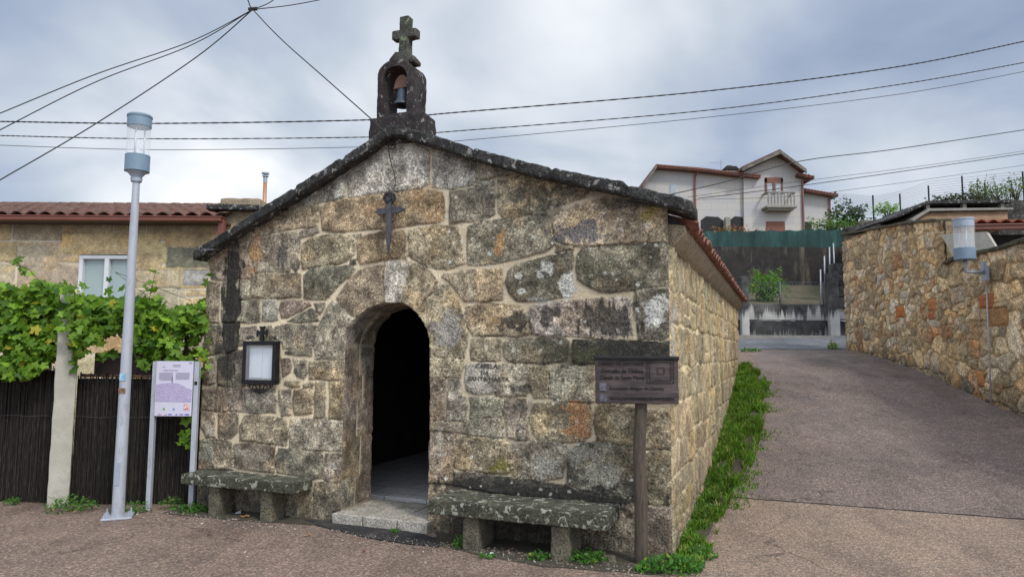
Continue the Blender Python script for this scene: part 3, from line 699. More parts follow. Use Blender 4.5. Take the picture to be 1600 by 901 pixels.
# belfry frame built as bands between outer and inner outlines
def resample(P,n):
    P=np.array(P);d=np.concatenate([[0],np.cumsum(np.hypot(*np.diff(P,axis=0).T))]);t=np.linspace(0,d[-1],n);return np.stack([np.interp(t,d,P[:,0]),np.interp(t,d,P[:,1])],-1)
NO=60;A_=resample(out,NO);B_=resample(inn[::-1],NO)
rings=[]
def bring(Q,v): return [(q[0],v,q[1]) for q in Q]
loop=[]
for t in np.linspace(0,1,5):loop.append(bring(B_*(1-t)+A_*t,vF))
for t in np.linspace(0,1,10)[1:]:loop.append(bring(A_,vF+(vB-vF)*t))
for t in np.linspace(0,1,5)[1:]:loop.append(bring(A_*(1-t)+B_*t,vB))
for t in np.linspace(0,1,10)[1:]:loop.append(bring(B_,vB+(vF-vB)*t))
vs=[p for l in loop for p in l];fs=[]
for i in range(len(loop)-1):
    for j in range(NO-1):a=i*NO+j;fs.append((a,a+NO,a+NO+1,a+1))
bm_=MB().add(vs,fs)
for i,p in enumerate(bm_.v):
    n_=mnoise.fractal(Vector(p)*14,.8,2,4)*.007;q=Vector((p[0]-uc,0,p[2]-4.1));q.normalize();bm_.v[i]=(p[0]+q.x*n_,p[1]+n_*.5,p[2]+q.z*n_)
bo=bm_.build('arch_frame',mBelf,belf,smooth=True)
cx_=2.315
rough('cap_stone',MB().prism([(cx_-.14,4.40),(cx_+.14,4.40),(cx_+.14,4.44),(cx_+.07,4.52),(cx_-.07,4.525),(cx_-.14,4.465)],.0,.15),mCross,belf,.03,.005,12,.012,6)
rough('cross',MB().prism([(cx_-.056,4.46),(cx_+.054,4.46),(cx_+.05,4.672),(cx_+.134,4.672),(cx_+.134,4.76),(cx_+.05,4.76),(cx_+.052,4.895),(cx_-.048,4.895),(cx_-.048,4.76),(cx_-.130,4.76),(cx_-.130,4.672),(cx_-.05,4.672)],.03,.13),mCross,belf,.02,.004,16,.010,9)
# bell (hangs in the belfry)
bc=C(uc+.035,.08,0)
bell=empty('bell',(bc.x,bc.y,4.02),-YAW,'small blue-grey bronze bell hanging from a brown yoke in the belfry','bell')
mBell=M('bell_bronze',(.09,.12,.14),(.05,.075,.09),14,.5,70,.3,.5)
MB().lathe((0,0,0),[(.0,.155),(.03,.155),(.048,.145),(.055,.11),(.06,.05),(.078,.015),(.098,-.01),(.096,-.018),(.065,.0),(.05,.04),(.04,.12),(0,.125)],24).build('bell_body',mBell,bell,smooth=True)
MB().tube([(0,0,.1),(0,0,-.02)],.007,8).lathe((0,0,-.03),[(0,-.02),(.016,-.012),(.018,0),(.012,.014),(0,.018)],10).build('clapper',mIron,bell,smooth=True)
yk=MB().prism([(-.1,.16)]+[(.1,.16)]+arc(0,.16,.085,.13,10)[0:],-.03,.03);yk.build('yoke',M('red_brown_yoke',(.22,.12,.085),(.15,.085,.06),14,.8),bell,bevel=.006)
MB().tube([(-.02,0,.14),(-.02,0,.19),(.02,0,.19),(.02,0,.14)],.008,6).build('hanger',mIron,bell)
# plaque letters are cut in the chapel wall
pl=MB();pz=fac(733,594)
mCar=M('carved_letter_stone',(.06,.055,.05),(.09,.08,.075),20,.9,60,0)
for s_,px,py,sz in (('CAPELA',744,574.5,.058),('DA',752.5,585,.052),('SANTA MARTA',733,594,.055)):
    u_,z_=fac(px,py);text('carved_letters',s_,sz,mCar,chapel,(u_,-.0185,z_),ext=.003,sx=1.05)
# ---------------------------------------------------------------- benches
mSlabTop=mBench
def bench(u0,u1,v0,zt,th,legs,lab,seed):
    b=empty('stone_bench',C((u0+u1)/2,v0/2-.02,0),-YAW,lab,'bench','stone benches against the chapel front')
    w=u1-u0;d=-v0-.03
    rough('slab',MB().box((0,0,zt-th/2),(w,d,th)),mBench,b,.03,.006,8,.010,seed)
    for (a,lw) in legs:
        rough('leg',MB().box((a-(u0+u1)/2,.0-.01,(zt-th)/2-.05),(lw,d-.10,zt-th+.09)),mLeg,b,.035,.008,10,.01,seed+int(a*10))
    return b
bench(.10,1.46,-.32,.385,.10,[(.49,.13),(1.12,.13)],'short lichened stone bench left of the doorway, below the iron notice case',1)
bench(2.94,4.45,-.48,.385,.115,[(3.31,.14),(4.07,.15)],'longer lichened stone bench right of the doorway, beside the wooden signpost',5)
# ---------------------------------------------------------------- iron cross on facade
def Floc(px,py,v=-.03):
    u,z=fac(px,py,v);return C(u,v,z)
ic=empty('iron_cross',Floc(611,330,-.05),-YAW,'grey wrought iron cross with pointed arms fixed high above the chapel door','cross')
MB().prism([(-.03,.13),(-.016,.17),(0,.21),(.016,.17),(.03,.13),(.024,-.28),(0,-.42),(-.022,-.28)],-.014,.012).build('shaft',mIronG,ic,bevel=.003)
MB().prism([(-.165,-.004),(-.12,.030),(-.05,.030),(.06,.032),(.115,.034),(.165,.006),(.11,-.026),(-.11,-.032)],-.034,-.012).build('arm',mIronG,ic,bevel=.003)
MB().lathe((0,0,0),[(0,.012),(.012,.01),(.018,0)],12).build('boss',mIron,ic).rotation_euler=(math.pi/2,0,0)
ic.children[-1].location=(0,-.034,.0)
mb=MB();rr_=random.Random(2)
for k in range(13):
    a0=rr_.uniform(0,6);rad=rr_.uniform(.03,.055);cz=.115+rr_.uniform(-.02,.025);tl=rr_.uniform(-.8,.8)
    mb.tube([(rad*math.cos(a0+t*.5)+rr_.uniform(-.004,.004),-.035+.02*math.sin(a0*2+t*.4+tl),cz+rad*math.sin(a0+t*.5)*rr_.uniform(.8,1)) for t in range(14)],.0055,5)
for sgn in (-1,1):
    mb.tube([(.03*sgn,-.02,.08),(.075*sgn,-.02,.0),(.07*sgn,-.02,-.07),(.03*sgn,-.02,-.12)],.0035,5)
cb=mb.build('cable_coil',mCable);cb.location=ic.location;cb.rotation_euler=(0,0,-YAW);tag(cb,'tangled black cable coil bunched at the top of the iron cross','cable')
mb=MB();P0=[Floc(x,y,-.05) for x,y in ((613,296),(619,288),(616,270),(612,258),(609,245),(607,232),(606,222),(606,214),(603,204))]
mb.tube(P0,.005,5)
lc=Floc(612,229,-.05);mb.tube([lc+Vector((.035*math.cos(t*.45),-.01,.03*math.sin(t*.45))) for t in range(15)],.006,5)
mb.tube([Floc(596,202,-.17),Floc(601,206,-.18),Floc(606,212,-.17),Floc(610,214,-.12)],.014,6)
tag(mb.build('hanging_wire',mCable),'thin black wire with a loop running down from the gable peak','wire')
# ---------------------------------------------------------------- notice case
u_,z_=fac(408,566,-.06);nc=empty('notice_case',C(u_,-.02,z_),-YAW,'black wrought iron notice case with scrollwork holding blank white sheets','notice case')
w2,h2=.185,.195
fb=MB()
for c_,d_ in (((0,-.045,h2),(2*w2+.04,.07,.04)),((0,-.045,-h2),(2*w2+.04,.07,.045)),((-w2,-.045,0),(.04,.07,2*h2)),((w2,-.045,0),(.04,.07,2*h2)),((0,-.008,0),(2*w2,.014,2*h2))):fb.box(c_,d_)
fb.build('frame',mIron,nc,bevel=.004)
MB().box((-.077,-.026,-.005),(.152,.004,.30)).box((.079,-.026,-.008),(.15,.004,.30)).build('paper',mPaper,nc)
MB().box((0,-.019,.0),(.33,.006,.345)).build('backing',M('pale_backing',(.45,.43,.36),None,8),nc)
MB().box((0,-.07,0),(2*w2-.03,.004,2*h2-.03)).build('pane',mCaseGlass,nc)
cr=MB();z0=h2+.02
cr.prism([(-.016,z0),(.016,z0),(.016,z0+.07),(.05,z0+.062),(.062,z0+.045),(.066,z0+.08),(.06,z0+.115),(.045,z0+.1),(.018,z0+.097),(.022,z0+.13),(.035,z0+.15),(0,z0+.145),(-.035,z0+.15),(-.022,z0+.13),(-.018,z0+.097),(-.045,z0+.1),(-.06,z0+.115),(-.066,z0+.08),(-.062,z0+.045),(-.05,z0+.062),(-.016,z0+.07)],-.05,-.03)
cr.build('crest_cross',mIron,nc)
sc1=MB()
def scroll(cx,cz,r0,sg,flip=1):
    MB().tube([(cx+sg*r0*(1-t/26)*math.cos(t*.42),-.045,cz+flip*r0*(1-t/26)*math.sin(t*.42)) for t in range(20)],.005,5).build('scroll',mIron,nc)
for sg in(-1,1):
    scroll(sg*.115,z0+.025,.028,sg);scroll(sg*.165,z0+.03,.022,-sg)
    scroll(sg*.075,-z0-.035,.042,sg,-1);scroll(sg*.14,-z0-.015,.022,-sg,-1);scroll(sg*.028,-z0-.06,.026,-sg,-1)
    sc1.tube([(0,-.045,-z0-.1),(sg*.03,-.045,-z0-.075),(sg*.06,-.045,-z0-.08)],.007,5)
sc1.tube([(0,-.045,-z0),(0,-.045,-z0-.1)],.008,5);MB().tube([(-w2-.01,-.045,0),(-w2-.04,-.045,.005),(-w2-.03,-.045,-.02)],.008,5).build('latch',mIron,nc)
sc1.build('bottom_finial',mIron,nc)
# ---------------------------------------------------------------- wooden sign
pb=C(4.66,-.25,0);YS=R(-5)
sg=empty('wooden_signpost',pb,YS,'dark carved wooden plank sign on a weathered round post at the chapel corner','sign')
mb=MB();pts=[];rad=[]
for i in range(24):
    z=-.05+i*(1.33)/23;pts.append((mnoise.noise(Vector((0,3,z*2)))*.02,0,z));rad.append(.052+.004*mnoise.noise(Vector((5,0,z*5)))-.004*z)
mb.tube(pts,rad,16);mb.build('post',mWood,sg,smooth=True)
def woodmat(name,c1,c2):
    m,N,L,b=nt(name,.6);v=coord(N,L,scale=(1.5,1,14))
    c=ramp(N,L,noise(N,L,v,3,6,.65,.3),[(.35,c1),(.65,c2)]);v2=coord(N,L)
    c=mixc(N,L,ramp(N,L,noise(N,L,v2,3,4,.6),[(.45,0.),(.65,.8)]),c,(.018,.013,.015));L.new(c,b.inputs['Base Color'])
    bump(N,L,b,noise(N,L,v,8,5,.7),.5,.004);return m
mPlank=woodmat('dark_stained_wood',(.11,.078,.076),(.03,.022,.024))
ctr=atY(996,594,5.42);rel=ctr-pb
pu=lambda px,py:atY(px,py,5.42)-ctr
bw=(atY(1060,594,5.42)-atY(932,594,5.42)).length;bh=(atY(996,556,5.42)-atY(996,632,5.42)).length
def loc(px,py):   # place a photo point on the board plane, in the post's frame
    p=atY(px,py,pb.y-.075)-pb;return (p.x,p.z)
x0,zT=loc(932,556);x1,zB=loc(1061,631);xm=(x0+x1)/2
rough('board',MB().box((xm,-.065,(zT+zB)/2),(x1-x0,.035,zT-zB)),mPlank,sg,.03,.004,9,.005,2)
rough('top_rail',MB().box((xm,-.072,zT-.012),(x1-x0+.01,.055,.028)),mIron,sg,.04,.003,9,.004,3)
bd_=MB();yb=-.088
for (a,b2,c2,d2) in ((1012,562,1053,598),(1016,565,1049,594),(1028,573.5,1038.5,583.5)):
    p,q=loc(a,b2);r2,s2=loc(c2,d2)
    for seg in (((p+r2)/2,q,r2-p,.003),((p+r2)/2,s2,r2-p,.003)):bd_.box((seg[0],yb,seg[1]),(seg[2],.004,seg[3]))
    for xx in (p,r2):bd_.box((xx,yb,(q+s2)/2),(.003,.004,q-s2))
mInk=M('burnt_lettering',(.008,.007,.008),(.012,.01,.01),10,.8,60,0)
bd_.build('carved_map_lines',mInk,sg)
for s_,a,b2,w_,hh in (('CAMIÑO DE SANTIAGO',936,570,72,.036),('Concello de Vilaboa',941,581.5,66,.044),('Capela de Santa Marta',939,592,70,.044),('Asociación Amigos do Camiño',953,608,86,.034),('DEPUTACIÓN PROVINCIAL DE PONTEVEDRA',953,624,102,.031)):
    x_,z_=loc(a,b2);t=text('carved_letters',s_,hh,mInk,sg,(x_,yb+.0005,z_),ext=.002)
    wd=max(v.co.x for v in t.data.vertices);t.scale=((w_/F*5.4)/wd,1,1)
x_,z_=loc(944,604);MB().box((x_,yb,z_),(.055,.004,.06)).box((x_,yb,z_-.085),(.055,.004,.055)).build('faded_emblem',M('faded_blue_plate',(.03,.032,.05),(.15,.15,.19),40,.6,60,0),sg)
# ---------------------------------------------------------------- street lamp
lpb=Vector((-3.776,6.94,0))
def lantern(parent,z,rad,h):
    n=32
    MB().lathe((0,0,z),[(0,-.002),(rad*.55,-.004),(rad,.0),(rad,.008),(rad*.985,.01),(rad*.985,h*.27),(rad*1.0,h*.275),(rad*.98,h*.285),(0,h*.285)],n).build('lower_housing',mBlueG,parent,smooth=False)
    g=MB().lathe((0,0,z),[(rad*.93,h*.28),(rad*.93,h*.80)],n).build('glass_cylinder',mGlass,parent,smooth=True)
    MB().lathe((0,0,z),[(0,h*.785),(rad*.9,h*.785),(rad*.97,h*.79),(rad*.97,h*.955),(rad*1.02,h*.957),(rad*1.02,h*.985),(rad*.95,h*1.),(0,h*1.0)],n).build('top_cap',mBlueG,parent)
    for a in (.6,2.7,4.7):
        MB().tube([(rad*.45*math.cos(a),rad*.45*math.sin(a),z+h*.28),(rad*.45*math.cos(a),rad*.45*math.sin(a),z+h*.79)],.008,8).build('rod',mWhite,parent,smooth=True)
    MB().lathe((0,0,z),[(0,h*.28),(rad*.3,h*.28),(rad*.25,h*.38),(0,h*.4)],16).build('lamp_holder',mWhite,parent)
lamp=empty('street_lamp',lpb,0,'tall pale grey street lamp with clear cylinder lantern standing left of the chapel','street lamp')
MB().lathe((0,0,0),[(.056,0),(.055,.5),(.049,1.6),(.04,2.6),(.033,3.3)],24).build('pole',mGalvP,lamp,smooth=True)
MB().lathe((0,0,3.28),[(.05,0),(.055,.03),(.05,.05),(.07,.075),(.1,.11)],24).build('neck',mGalv,lamp,smooth=True)
MB().box((0,0,.012),(.26,.26,.02),.4).build('base_plate',mGalvP,lamp,bevel=.005)
for a in range(4):
    an=a*math.pi/2+.4+math.pi/4;MB().lathe((.145*math.cos(an),.145*math.sin(an),.022),[(0,.05),(.008,.05),(.008,.018),(.016,.018),(.016,0)],6).build('bolt',mGalv,lamp)
lantern(lamp,3.385,.116,.58)
MB().box((.0,-.052,1.34),(.06,.006,.07),0).build('sticker',M('blue_sticker',(.08,.35,.55),(.5,.6,.7),30,.5,60,0),lamp,bevel=.002)
MB().box((.0,-.052,1.21),(.066,.006,.05),0).build('sticker',M('dark_sticker',(.03,.02,.02),(.35,.2,.12),60,.5,60,0),lamp)
MB().box((.0,-.056,.42),(.05,.006,.22),0).build('service_hatch',mGalv,lamp,bevel=.003)
# ---------------------------------------------------------------- info panel
ipb=Vector((-3.44,7.28,0));ip=empty('information_panel',ipb,0,'white tourist information panel with faint hill sketch on two grey posts','information panel')
MB().box((-.215,.0,.74),(.045,.05,1.5)).build('post',mGalvP,ip,bevel=.004)
MB().box((.215,.0,.74),(.05,.05,1.5)).build('post',mGalvP,ip,bevel=.004)
mPan=M('printed_panel_white',(.62,.58,.72),(.6,.6,.72),2,.35,60,0)
MB().box((-.0,-.034,1.215),(.375,.015,.555)).build('board',mPan,ip,bevel=.002)
mTx=M('printed_grey',(.36,.34,.45),None,8,.5,60,0);mTx2=M('printed_mauve',(.3,.26,.42),(.22,.18,.34),60,.5,60,0)
def flat(name,items,mat,y=-.0435):
    for (x,z,w,h) in items:MB().box((x,y,z),(w,.002,h)).build(name,mat,ip)
flat('heading',[(-.04,1.40,.15,.008),(.02,1.455,.08,.006),(.02,1.44,.075,.006),(-.11,1.435,.03,.006),(.16,1.475,.035,.012)],mTx)
flat('text_line',[(-.085+.17*c,1.375-i*.0105,.14-(.03 if i==7 else 0),.004) for c in range(2) for i in range(8)],mTx)
hill=[(-.18,1.255),(-.15,1.262),(-.1,1.268),(-.05,1.272),(-.02,1.276),(.0,1.27),(.04,1.268),(.09,1.245),(.13,1.225),(.183,1.205)]
m=MB();m.prism(hill+[(.183,1.08),(-.18,1.085)],-.0445,-.0425)
def sketch():
    mm,N,L,b=nt('hill_sketch_print',.5);v=coord(N,L,scale=(14,1,60));n=noise(N,L,v,3,6,.8,1.5)
    L.new(ramp(N,L,n,[(.4,(.22,.17,.36)),(.5,(.45,.4,.58)),(.6,(.58,.53,.69))]),b.inputs['Base Color']);return mm
m.build('hill_sketch',sketch(),ip)
flat('church_sketch',[(-.02,1.30,.012,.05),(-.02,1.335,.006,.02)],mTx2)
flat('green_logo',[(-.09,1.01,.02,.022)],M('logo_green',(.2,.45,.08),None,8,.5,60,0));flat('blue_logo',[(.01,1.008,.02,.02)],M('logo_blue',(.15,.35,.6),None,8,.5,60,0))
flat('red_emblem',[(.14,1.03,.06,.06)],M('logo_red',(.45,.05,.05),(.75,.6,.55),60,.5,60,0,lo=.45,hi=.55))
flat('footer_logo',[(-.13,.955,.05,.01),(-.07,.955,.022,.015),(-.025,.955,.035,.01),(.04,.955,.018,.013),(.09,.955,.035,.01),(.145,.955,.045,.014)],M('logo_mixed',(.1,.12,.5),(.75,.45,.5),14,.5,60,0,lo=.48,hi=.52))
MB().lathe((0,0,0),[(0,.0),(.018,.0),(.018,.004)],12).build('post_sticker',M('sticker_grey',(.4,.4,.4),(.1,.1,.1),80,.5,60,0),ip).rotation_euler=(math.pi/2,0,0);ip.children[-1].location=(.215,-.026,1.34)
MB().box((.215,-.0265,1.27),(.03,.004,.035)).build('post_sticker',mInk,ip)
# ---------------------------------------------------------------- left fence, post
cp=empty('fence_pillar',Vector((-4.66,7.42,0)),R(32),'pale cream concrete pillar between two dark brushwood fence panels','pillar')
rough('shaft',MB().box((0,0,1.1),(.19,.20,2.2)),mPost,cp,.06,.006,6,.012,3)
rs=random.Random(11)
def brush(x0,x1,y0,y1,top,lab):
    e=empty('brushwood_panel',Vector((x0,y0,0)),math.atan2(y1-y0,x1-x0),lab,'fence','dark brushwood fence panels')
    Lx=math.hypot(x1-x0,y1-y0);m=MB();n=int(Lx/.011)
    for i in range(n):
        x=i/n*Lx+rs.uniform(-.004,.004);t=top+rs.uniform(-.05,.03);m.box((x,rs.uniform(-.016,.012),t/2),(rs.uniform(.004,.01),.006,t),rs.uniform(-.6,.6),0,rs.uniform(-.015,.015))
    m.build('brush_screen',mBrush,e);MB().box((Lx/2,.03,top/2-.03),(Lx,.01,top-.02)).build('backing',mBrush,e)
    w=MB()
    for z in (.9,):w.tube([(x,-.022+.004*math.sin(x*40),z+.006*math.sin(x*17)) for x in np.arange(0,Lx,.05)],.0025,4)
    w.build('tie_wire',mIronG,e)
brush(-7.6,-4.72,7.9,7.55,1.42,'dark brushwood fence panel left of the cream pillar')
brush(-4.60,-3.28,7.50,7.56,1.34,'dark brushwood fence panel right of the cream pillar, behind the lamp')
rsht=empty('rusty_sheet',Vector((-3.95,7.63,0)),0,'dark rusty metal sheet with a corroded pipe above the brushwood','metal sheet')
MB().box((0,0,1.45),(1.08,.012,.24)).build('sheet',mRust,rsht)
MB().tube([(-.62,-.1,1.335),(-.2,-.1,1.33),(.5,-.1,1.325)],.016,8).build('pipe',M('corroded_pipe',(.25,.12,.07),(.06,.04,.035),20,.7),rsht,smooth=True)
# ---------------------------------------------------------------- grapevine
def leafmesh(name,P,N_,S,cols,parent,mat=mLeaf,shape='vine'):
    """P positions, N_ normals, S sizes -> many lobed leaves in one mesh"""
    if shape=='vine':
        ang=np.linspace(-np.pi*.9,np.pi*.9,11);rad=np.array([.62,.95,.6,.98,.68,1.12,.68,.98,.6,.95,.62])*.5
        lx=np.concatenate([[0],np.sin(ang)*rad]);ly=np.concatenate([[0],np.cos(ang)*rad])
        lz=np.concatenate([[.0],-.22*rad**2*4*np.array([1.3,.6,1.,.4,.8,.5,.8,.4,1.,.6,1.3])*.6])
    else:
        lx=np.array([0,.16,.22,0,-.22,-.16]);ly=np.array([-.5,-.2,.15,.5,.15,-.2]);lz=np.array([0,.05,.06,-.06,.06,.05])
    n=len(P);k=len(lx);N_=N_/np.linalg.norm(N_,axis=1)[:,None]
    t=rng.normal(size=(n,3));t-=(t*N_).sum(1)[:,None]*N_;t/=np.linalg.norm(t,axis=1)[:,None];b=np.cross(N_,t)
    vs=P[:,None]+S[:,None,None]*(lx[None,:,None]*t[:,None]+ly[None,:,None]*b[:,None]+lz[None,:,None]*N_[:,None])
    base=(np.arange(n)*k)[:,None,None]
    if shape=='vine': tri=np.array([(0,i,i+1) for i in range(1,k-1)])
    else: tri=np.array([(0,1,5),(1,2,4),(1,4,5),(2,3,4)])
    f=(base+tri[None]).reshape(-1,3)
    c=np.repeat(cols,k,0);c=np.concatenate([c,np.ones((len(c),1))],1)
    return npmesh(name,vs.reshape(-1,3),f,mat,c,parent,smooth=False)
def greens(n,a=(.035,.11,.012),b=(.12,.26,.03),y=.06,yc=(.4,.36,.04)):
    t=rng.beta(1.6,1.8,n)[:,None];c=np.array(a)*(1-t)+np.array(b)*t;c*=rng.uniform(.75,1.25,(n,1));m=rng.random(n)<y;c[m]=np.array(yc)*rng.uniform(.7,1.1,(m.sum(),1));return c
vine=empty('grapevine',Vector((-4.9,8,0)),0,'leafy green grapevine trained on wires over the brushwood fence','grapevine')
PP=[]
tops=[(-30,448),(0,446),(30,452),(60,440),(100,452),(130,462),(160,470),(200,466),(235,468),(262,485),(290,482),(325,468)]
bots=[(-30,590),(0,592),(50,590),(85,560),(100,525),(125,548),(150,528),(185,515),(200,540),(225,575),(260,560),(290,575),(325,590)]
while len(PP)<5600:
    px=rng.uniform(-35,326);t_=np.interp(px,*zip(*tops));b_=np.interp(px,*zip(*bots));q=rng.random()
    py=t_+(b_-t_)*q**1.15;Y=rng.uniform(7.30,7.75) if rng.random()<.65 else rng.uniform(7.75,9.0)
    if vn(np.array(px/22.),np.array(py/22.),3)<.36 and rng.random()<.8: continue
    if 60<px<200 and Y<7.45 and py>500 and rng.random()<.5: continue
    if 282<px and py>485 and rng.random()<.55: continue
    PP.append(np.array(atY(px,py,Y)))
for (a,b_,c,d,n_) in ((5,432,62,415,0),(75,450,20,405,10),(235,470,240,430,7),(250,480,215,450,6),(318,432,322,428,3),(130,455,90,440,5),(200,460,170,440,5),(112,520,118,575,22),(150,530,175,560,12),(50,470,70,550,20),(108,452,135,535,120),(295,670,285,700,9),(292,620,300,690,8)):
    for i in range(n_):
        t=rng.random();PP.append(np.array(atY(a+(c-a)*t+rng.normal(0,6 if n_<80 else 12),b_+(d-b_)*t+rng.normal(0,6),7.35 if n_<80 else rng.uniform(7.1,7.25))))
PP=np.array(PP);NN=rng.normal(size=PP.shape)*.55+np.array([.1,-.75,.55])
leafmesh('leaves',PP-np.array([-4.9,8,0]),NN,rng.uniform(.075,.145,len(PP)),greens(len(PP),(.03,.10,.010),(.25,.42,.04),.035),vine)
st=MB();O=Vector((-4.9,8,0))
for a in range(26):
    px=rng.uniform(-20,320);Y=rng.uniform(7.4,8.4);t_=np.interp(px,*zip(*tops))+15;p=atY(px,t_,Y)-O;pts=[p]
    d=Vector((rng.normal(0,.1),rng.normal(0,.05),-.05))
    for i in range(9):
        pts.append(pts[-1]+Vector((rng.normal(0,.05),rng.normal(0,.03),rng.normal(-.02,.03))))
    st.tube(pts,.006,5)
for P_ in (((75,455),(45,420),(8,408)),((232,475),(238,445),(243,425)),((300,470),(180,425),(240,470))):
    st.tube([atY(x,y,7.35)-O for x,y in P_],.003,4)
st.tube([Vector((.9,-.1,0)),Vector((.85,-.1,.6)),Vector((.95,-.1,1.3)),Vector((.7,0,1.9))],[.035,.03,.025,.02],7)
st.tube([Vector((-1.2,.2,0)),Vector((-1.1,.1,.8)),Vector((-1.25,.1,1.5)),Vector((-.9,0,2.0))],[.04,.035,.03,.02],7)
st.build('stem',M('vine_bark',(.08,.055,.035),(.04,.03,.02),20,.9),vine,smooth=True)
tr=empty('vine_trellis',Vector((-4.9,7.6,0)),0,'dark metal rails carrying the grapevine beside the chapel','trellis')
m=MB()
for z,y in ((1.97,0),(1.99,.6),(2.0,1.3)):MB().tube([(-3.2,y,z),(1.75,y,z-.02)],.02,8).build('rail',mRust,tr)
for x in (-2.9,1.4):
    for y in (0,1.3):MB().tube([(x,y,0),(x,y,2)],.022,8).build('support',mRust,tr)
# ---------------------------------------------------------------- left stone house
HY=11.
hs=empty('stone_house',Vector((-6.9,HY,0)),0,'low sandstone block house with old barrel tile roof behind the vine','house')
hx0,hx1=-11.,atY(404,400,HY).x
zE=atY(200,349,HY).z
Xg,Zh=np.meshgrid(np.arange(hx0,hx1,.02),np.arange(0,zE+.1,.02),indexing='ij')
hp=courses(hx0,hx1,.2,zE+.1,(.30,.40),(.45,1.35),'syytsyqtt',21,.012,.008)
# large traced blocks near the window
for cc,a,b_,c,d in (('y',95,364,250,396),('d',260,388,328,418),('q',258,362,330,386),('s',25,383,92,416),('s',212,420,282,450),('x',285,421,330,446),('q',170+44,396,253,418)):
    pa=atY(a,d,HY);pb_=atY(c,b_,HY);hp.append(([(pa.x,pa.z),(pb_.x,pa.z),(pb_.x,pb_.z),(pa.x,pb_.z)],cc))
Hh,Ch=masonry(hp,Xg,Zh,31,hmax=.012,edge=.015,warp=.008,cont=.28,mort=(.62,.55,.42),dk=.2)
Ch[...,:3]=Ch[...,:3]*1.38
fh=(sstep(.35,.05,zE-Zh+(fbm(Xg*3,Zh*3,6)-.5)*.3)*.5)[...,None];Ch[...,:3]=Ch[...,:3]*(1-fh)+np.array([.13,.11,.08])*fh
wa=atY(120,455+25,HY);wb=atY(206,399,HY);wx0,wx1,wz0,wz1=wa.x,atY(212,400,HY).x,atY(120,480,HY).z,wb.z
n,m_=Xg.shape;idx=np.arange(n*m_).reshape(n,m_);cut=((Xg>wx0)&(Xg<wx1)&(Zh>wz0)&(Zh<wz1))[:-1,:-1]
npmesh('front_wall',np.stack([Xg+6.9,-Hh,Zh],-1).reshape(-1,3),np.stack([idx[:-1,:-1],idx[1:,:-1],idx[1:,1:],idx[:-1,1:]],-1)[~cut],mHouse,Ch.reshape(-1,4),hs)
MB().box((hx1+6.9-.15,2.0,zE/2),(.3,4,zE)).box(((hx0+hx1)/2+6.9,4,zE/2),(hx1-hx0,.3,zE)).build('side_wall',mCorn,hs)
zR=atY(200,322,HY+3).z;slp=math.atan2(zR-zE-.05,3.3)
xr=atY(350,345,HY-.3).x
tiles('roof',xr-hx0,3.5,.225,0,mTerraO,hs,(hx0+6.9,-.32,zE+.03),0,slp,seed=9,course=.4,r=.07)
tiles('roof',xr-hx0,3.5,.225,0,mTerraO,hs,(xr+6.9,6.4,zE+.03),math.pi,slp,seed=10,course=.4,r=.07)
MB().box(((hx0+xr)/2+6.9,-.36,zE-.0),(xr-hx0,.13,.06)).box(((hx0+xr)/2+6.9,-.36,zE+.035),(xr-hx0+.04,.15,.022)).box((xr+6.9-.03,-.30,zE-.12),(.09,.1,.25)).build('gutter',mGut,hs,bevel=.01)
MB().box(((hx0+xr)/2+6.9,-.12,zE-.015),(xr-hx0,.4,.03)).build('eave_board',mWood,hs)
wn=empty('window',(0,0,0));wn.parent=hs
fm=MB();fx0,fx1,fz0,fz1=wx0+6.9,wx1+6.9,wz0,wz1;fw=.06
fm.box(((fx0+fx1)/2,.02,fz1-fw/2),(fx1-fx0,.08,fw)).box(((fx0+fx1)/2,.02,fz0+fw/2),(fx1-fx0,.08,fw)).box((fx0+fw/2,.02,(fz0+fz1)/2),(fw,.075,fz1-fz0)).box((fx1-fw/2,.02,(fz0+fz1)/2),(fw,.075,fz1-fz0)).box(((fx0+fx1)/2-.0,.01,(fz0+fz1)/2),(.07,.07,fz1-fz0-.02))
fm.build('frame',mWhite,wn,bevel=.006)
MB().box(((fx0+fx1)/2,.05,(fz0+fz1)/2),(fx1-fx0,.008,fz1-fz0)).build('pane',glass('window_glass',(.55,.68,.68),.45,.03),wn)
cu=MB();xx=np.linspace(fx0,fx1,90)
vsx=[(x,.16+.02*math.sin(x*38),z) for x in xx for z in (fz0,fz1)];cu.add(vsx,[(2*i,2*i+2,2*i+3,2*i+1) for i in range(89)]).build('curtain',M('white_curtain',(.6,.64,.64),(.45,.5,.5),3,.8,60,0,scale=(6,1,.2)),wn,smooth=True)
# raised stone end with slab cap
ea=atY(342,345,HY);eb=atY(404,345,HY)
rough('parapet',MB().box(((ea.x+eb.x)/2+6.9,.35,(zE+ea.z)/2+.12),(eb.x-ea.x,.7,.55)),mCorn,hs,.08,.015,6,.02)
rough('parapet_cap',MB().box(((ea.x+eb.x)/2+6.9-.05,.3,atY(370,326,HY).z),(eb.x-ea.x+.2,.9,.09)),mCope,hs,.06,.02,6,.02)
pc=atY(413,320,HY+1.2);cpz=atY(413,270,HY+1.2).z;fl=empty('flue',(pc.x+6.9,1.2,0));fl.parent=hs
MB().tube([(0,0,pc.z-1.0),(0,0,cpz-.16)],.034,12).build('pipe',mCopper,fl,smooth=True)
MB().lathe((0,0,cpz-.18),[(.036,0),(.036,.1),(.055,.11),(.055,.125),(.03,.13),(.03,.15),(.065,.155),(.065,.18),(0,.19)],14).build('cap',mGalv,fl)
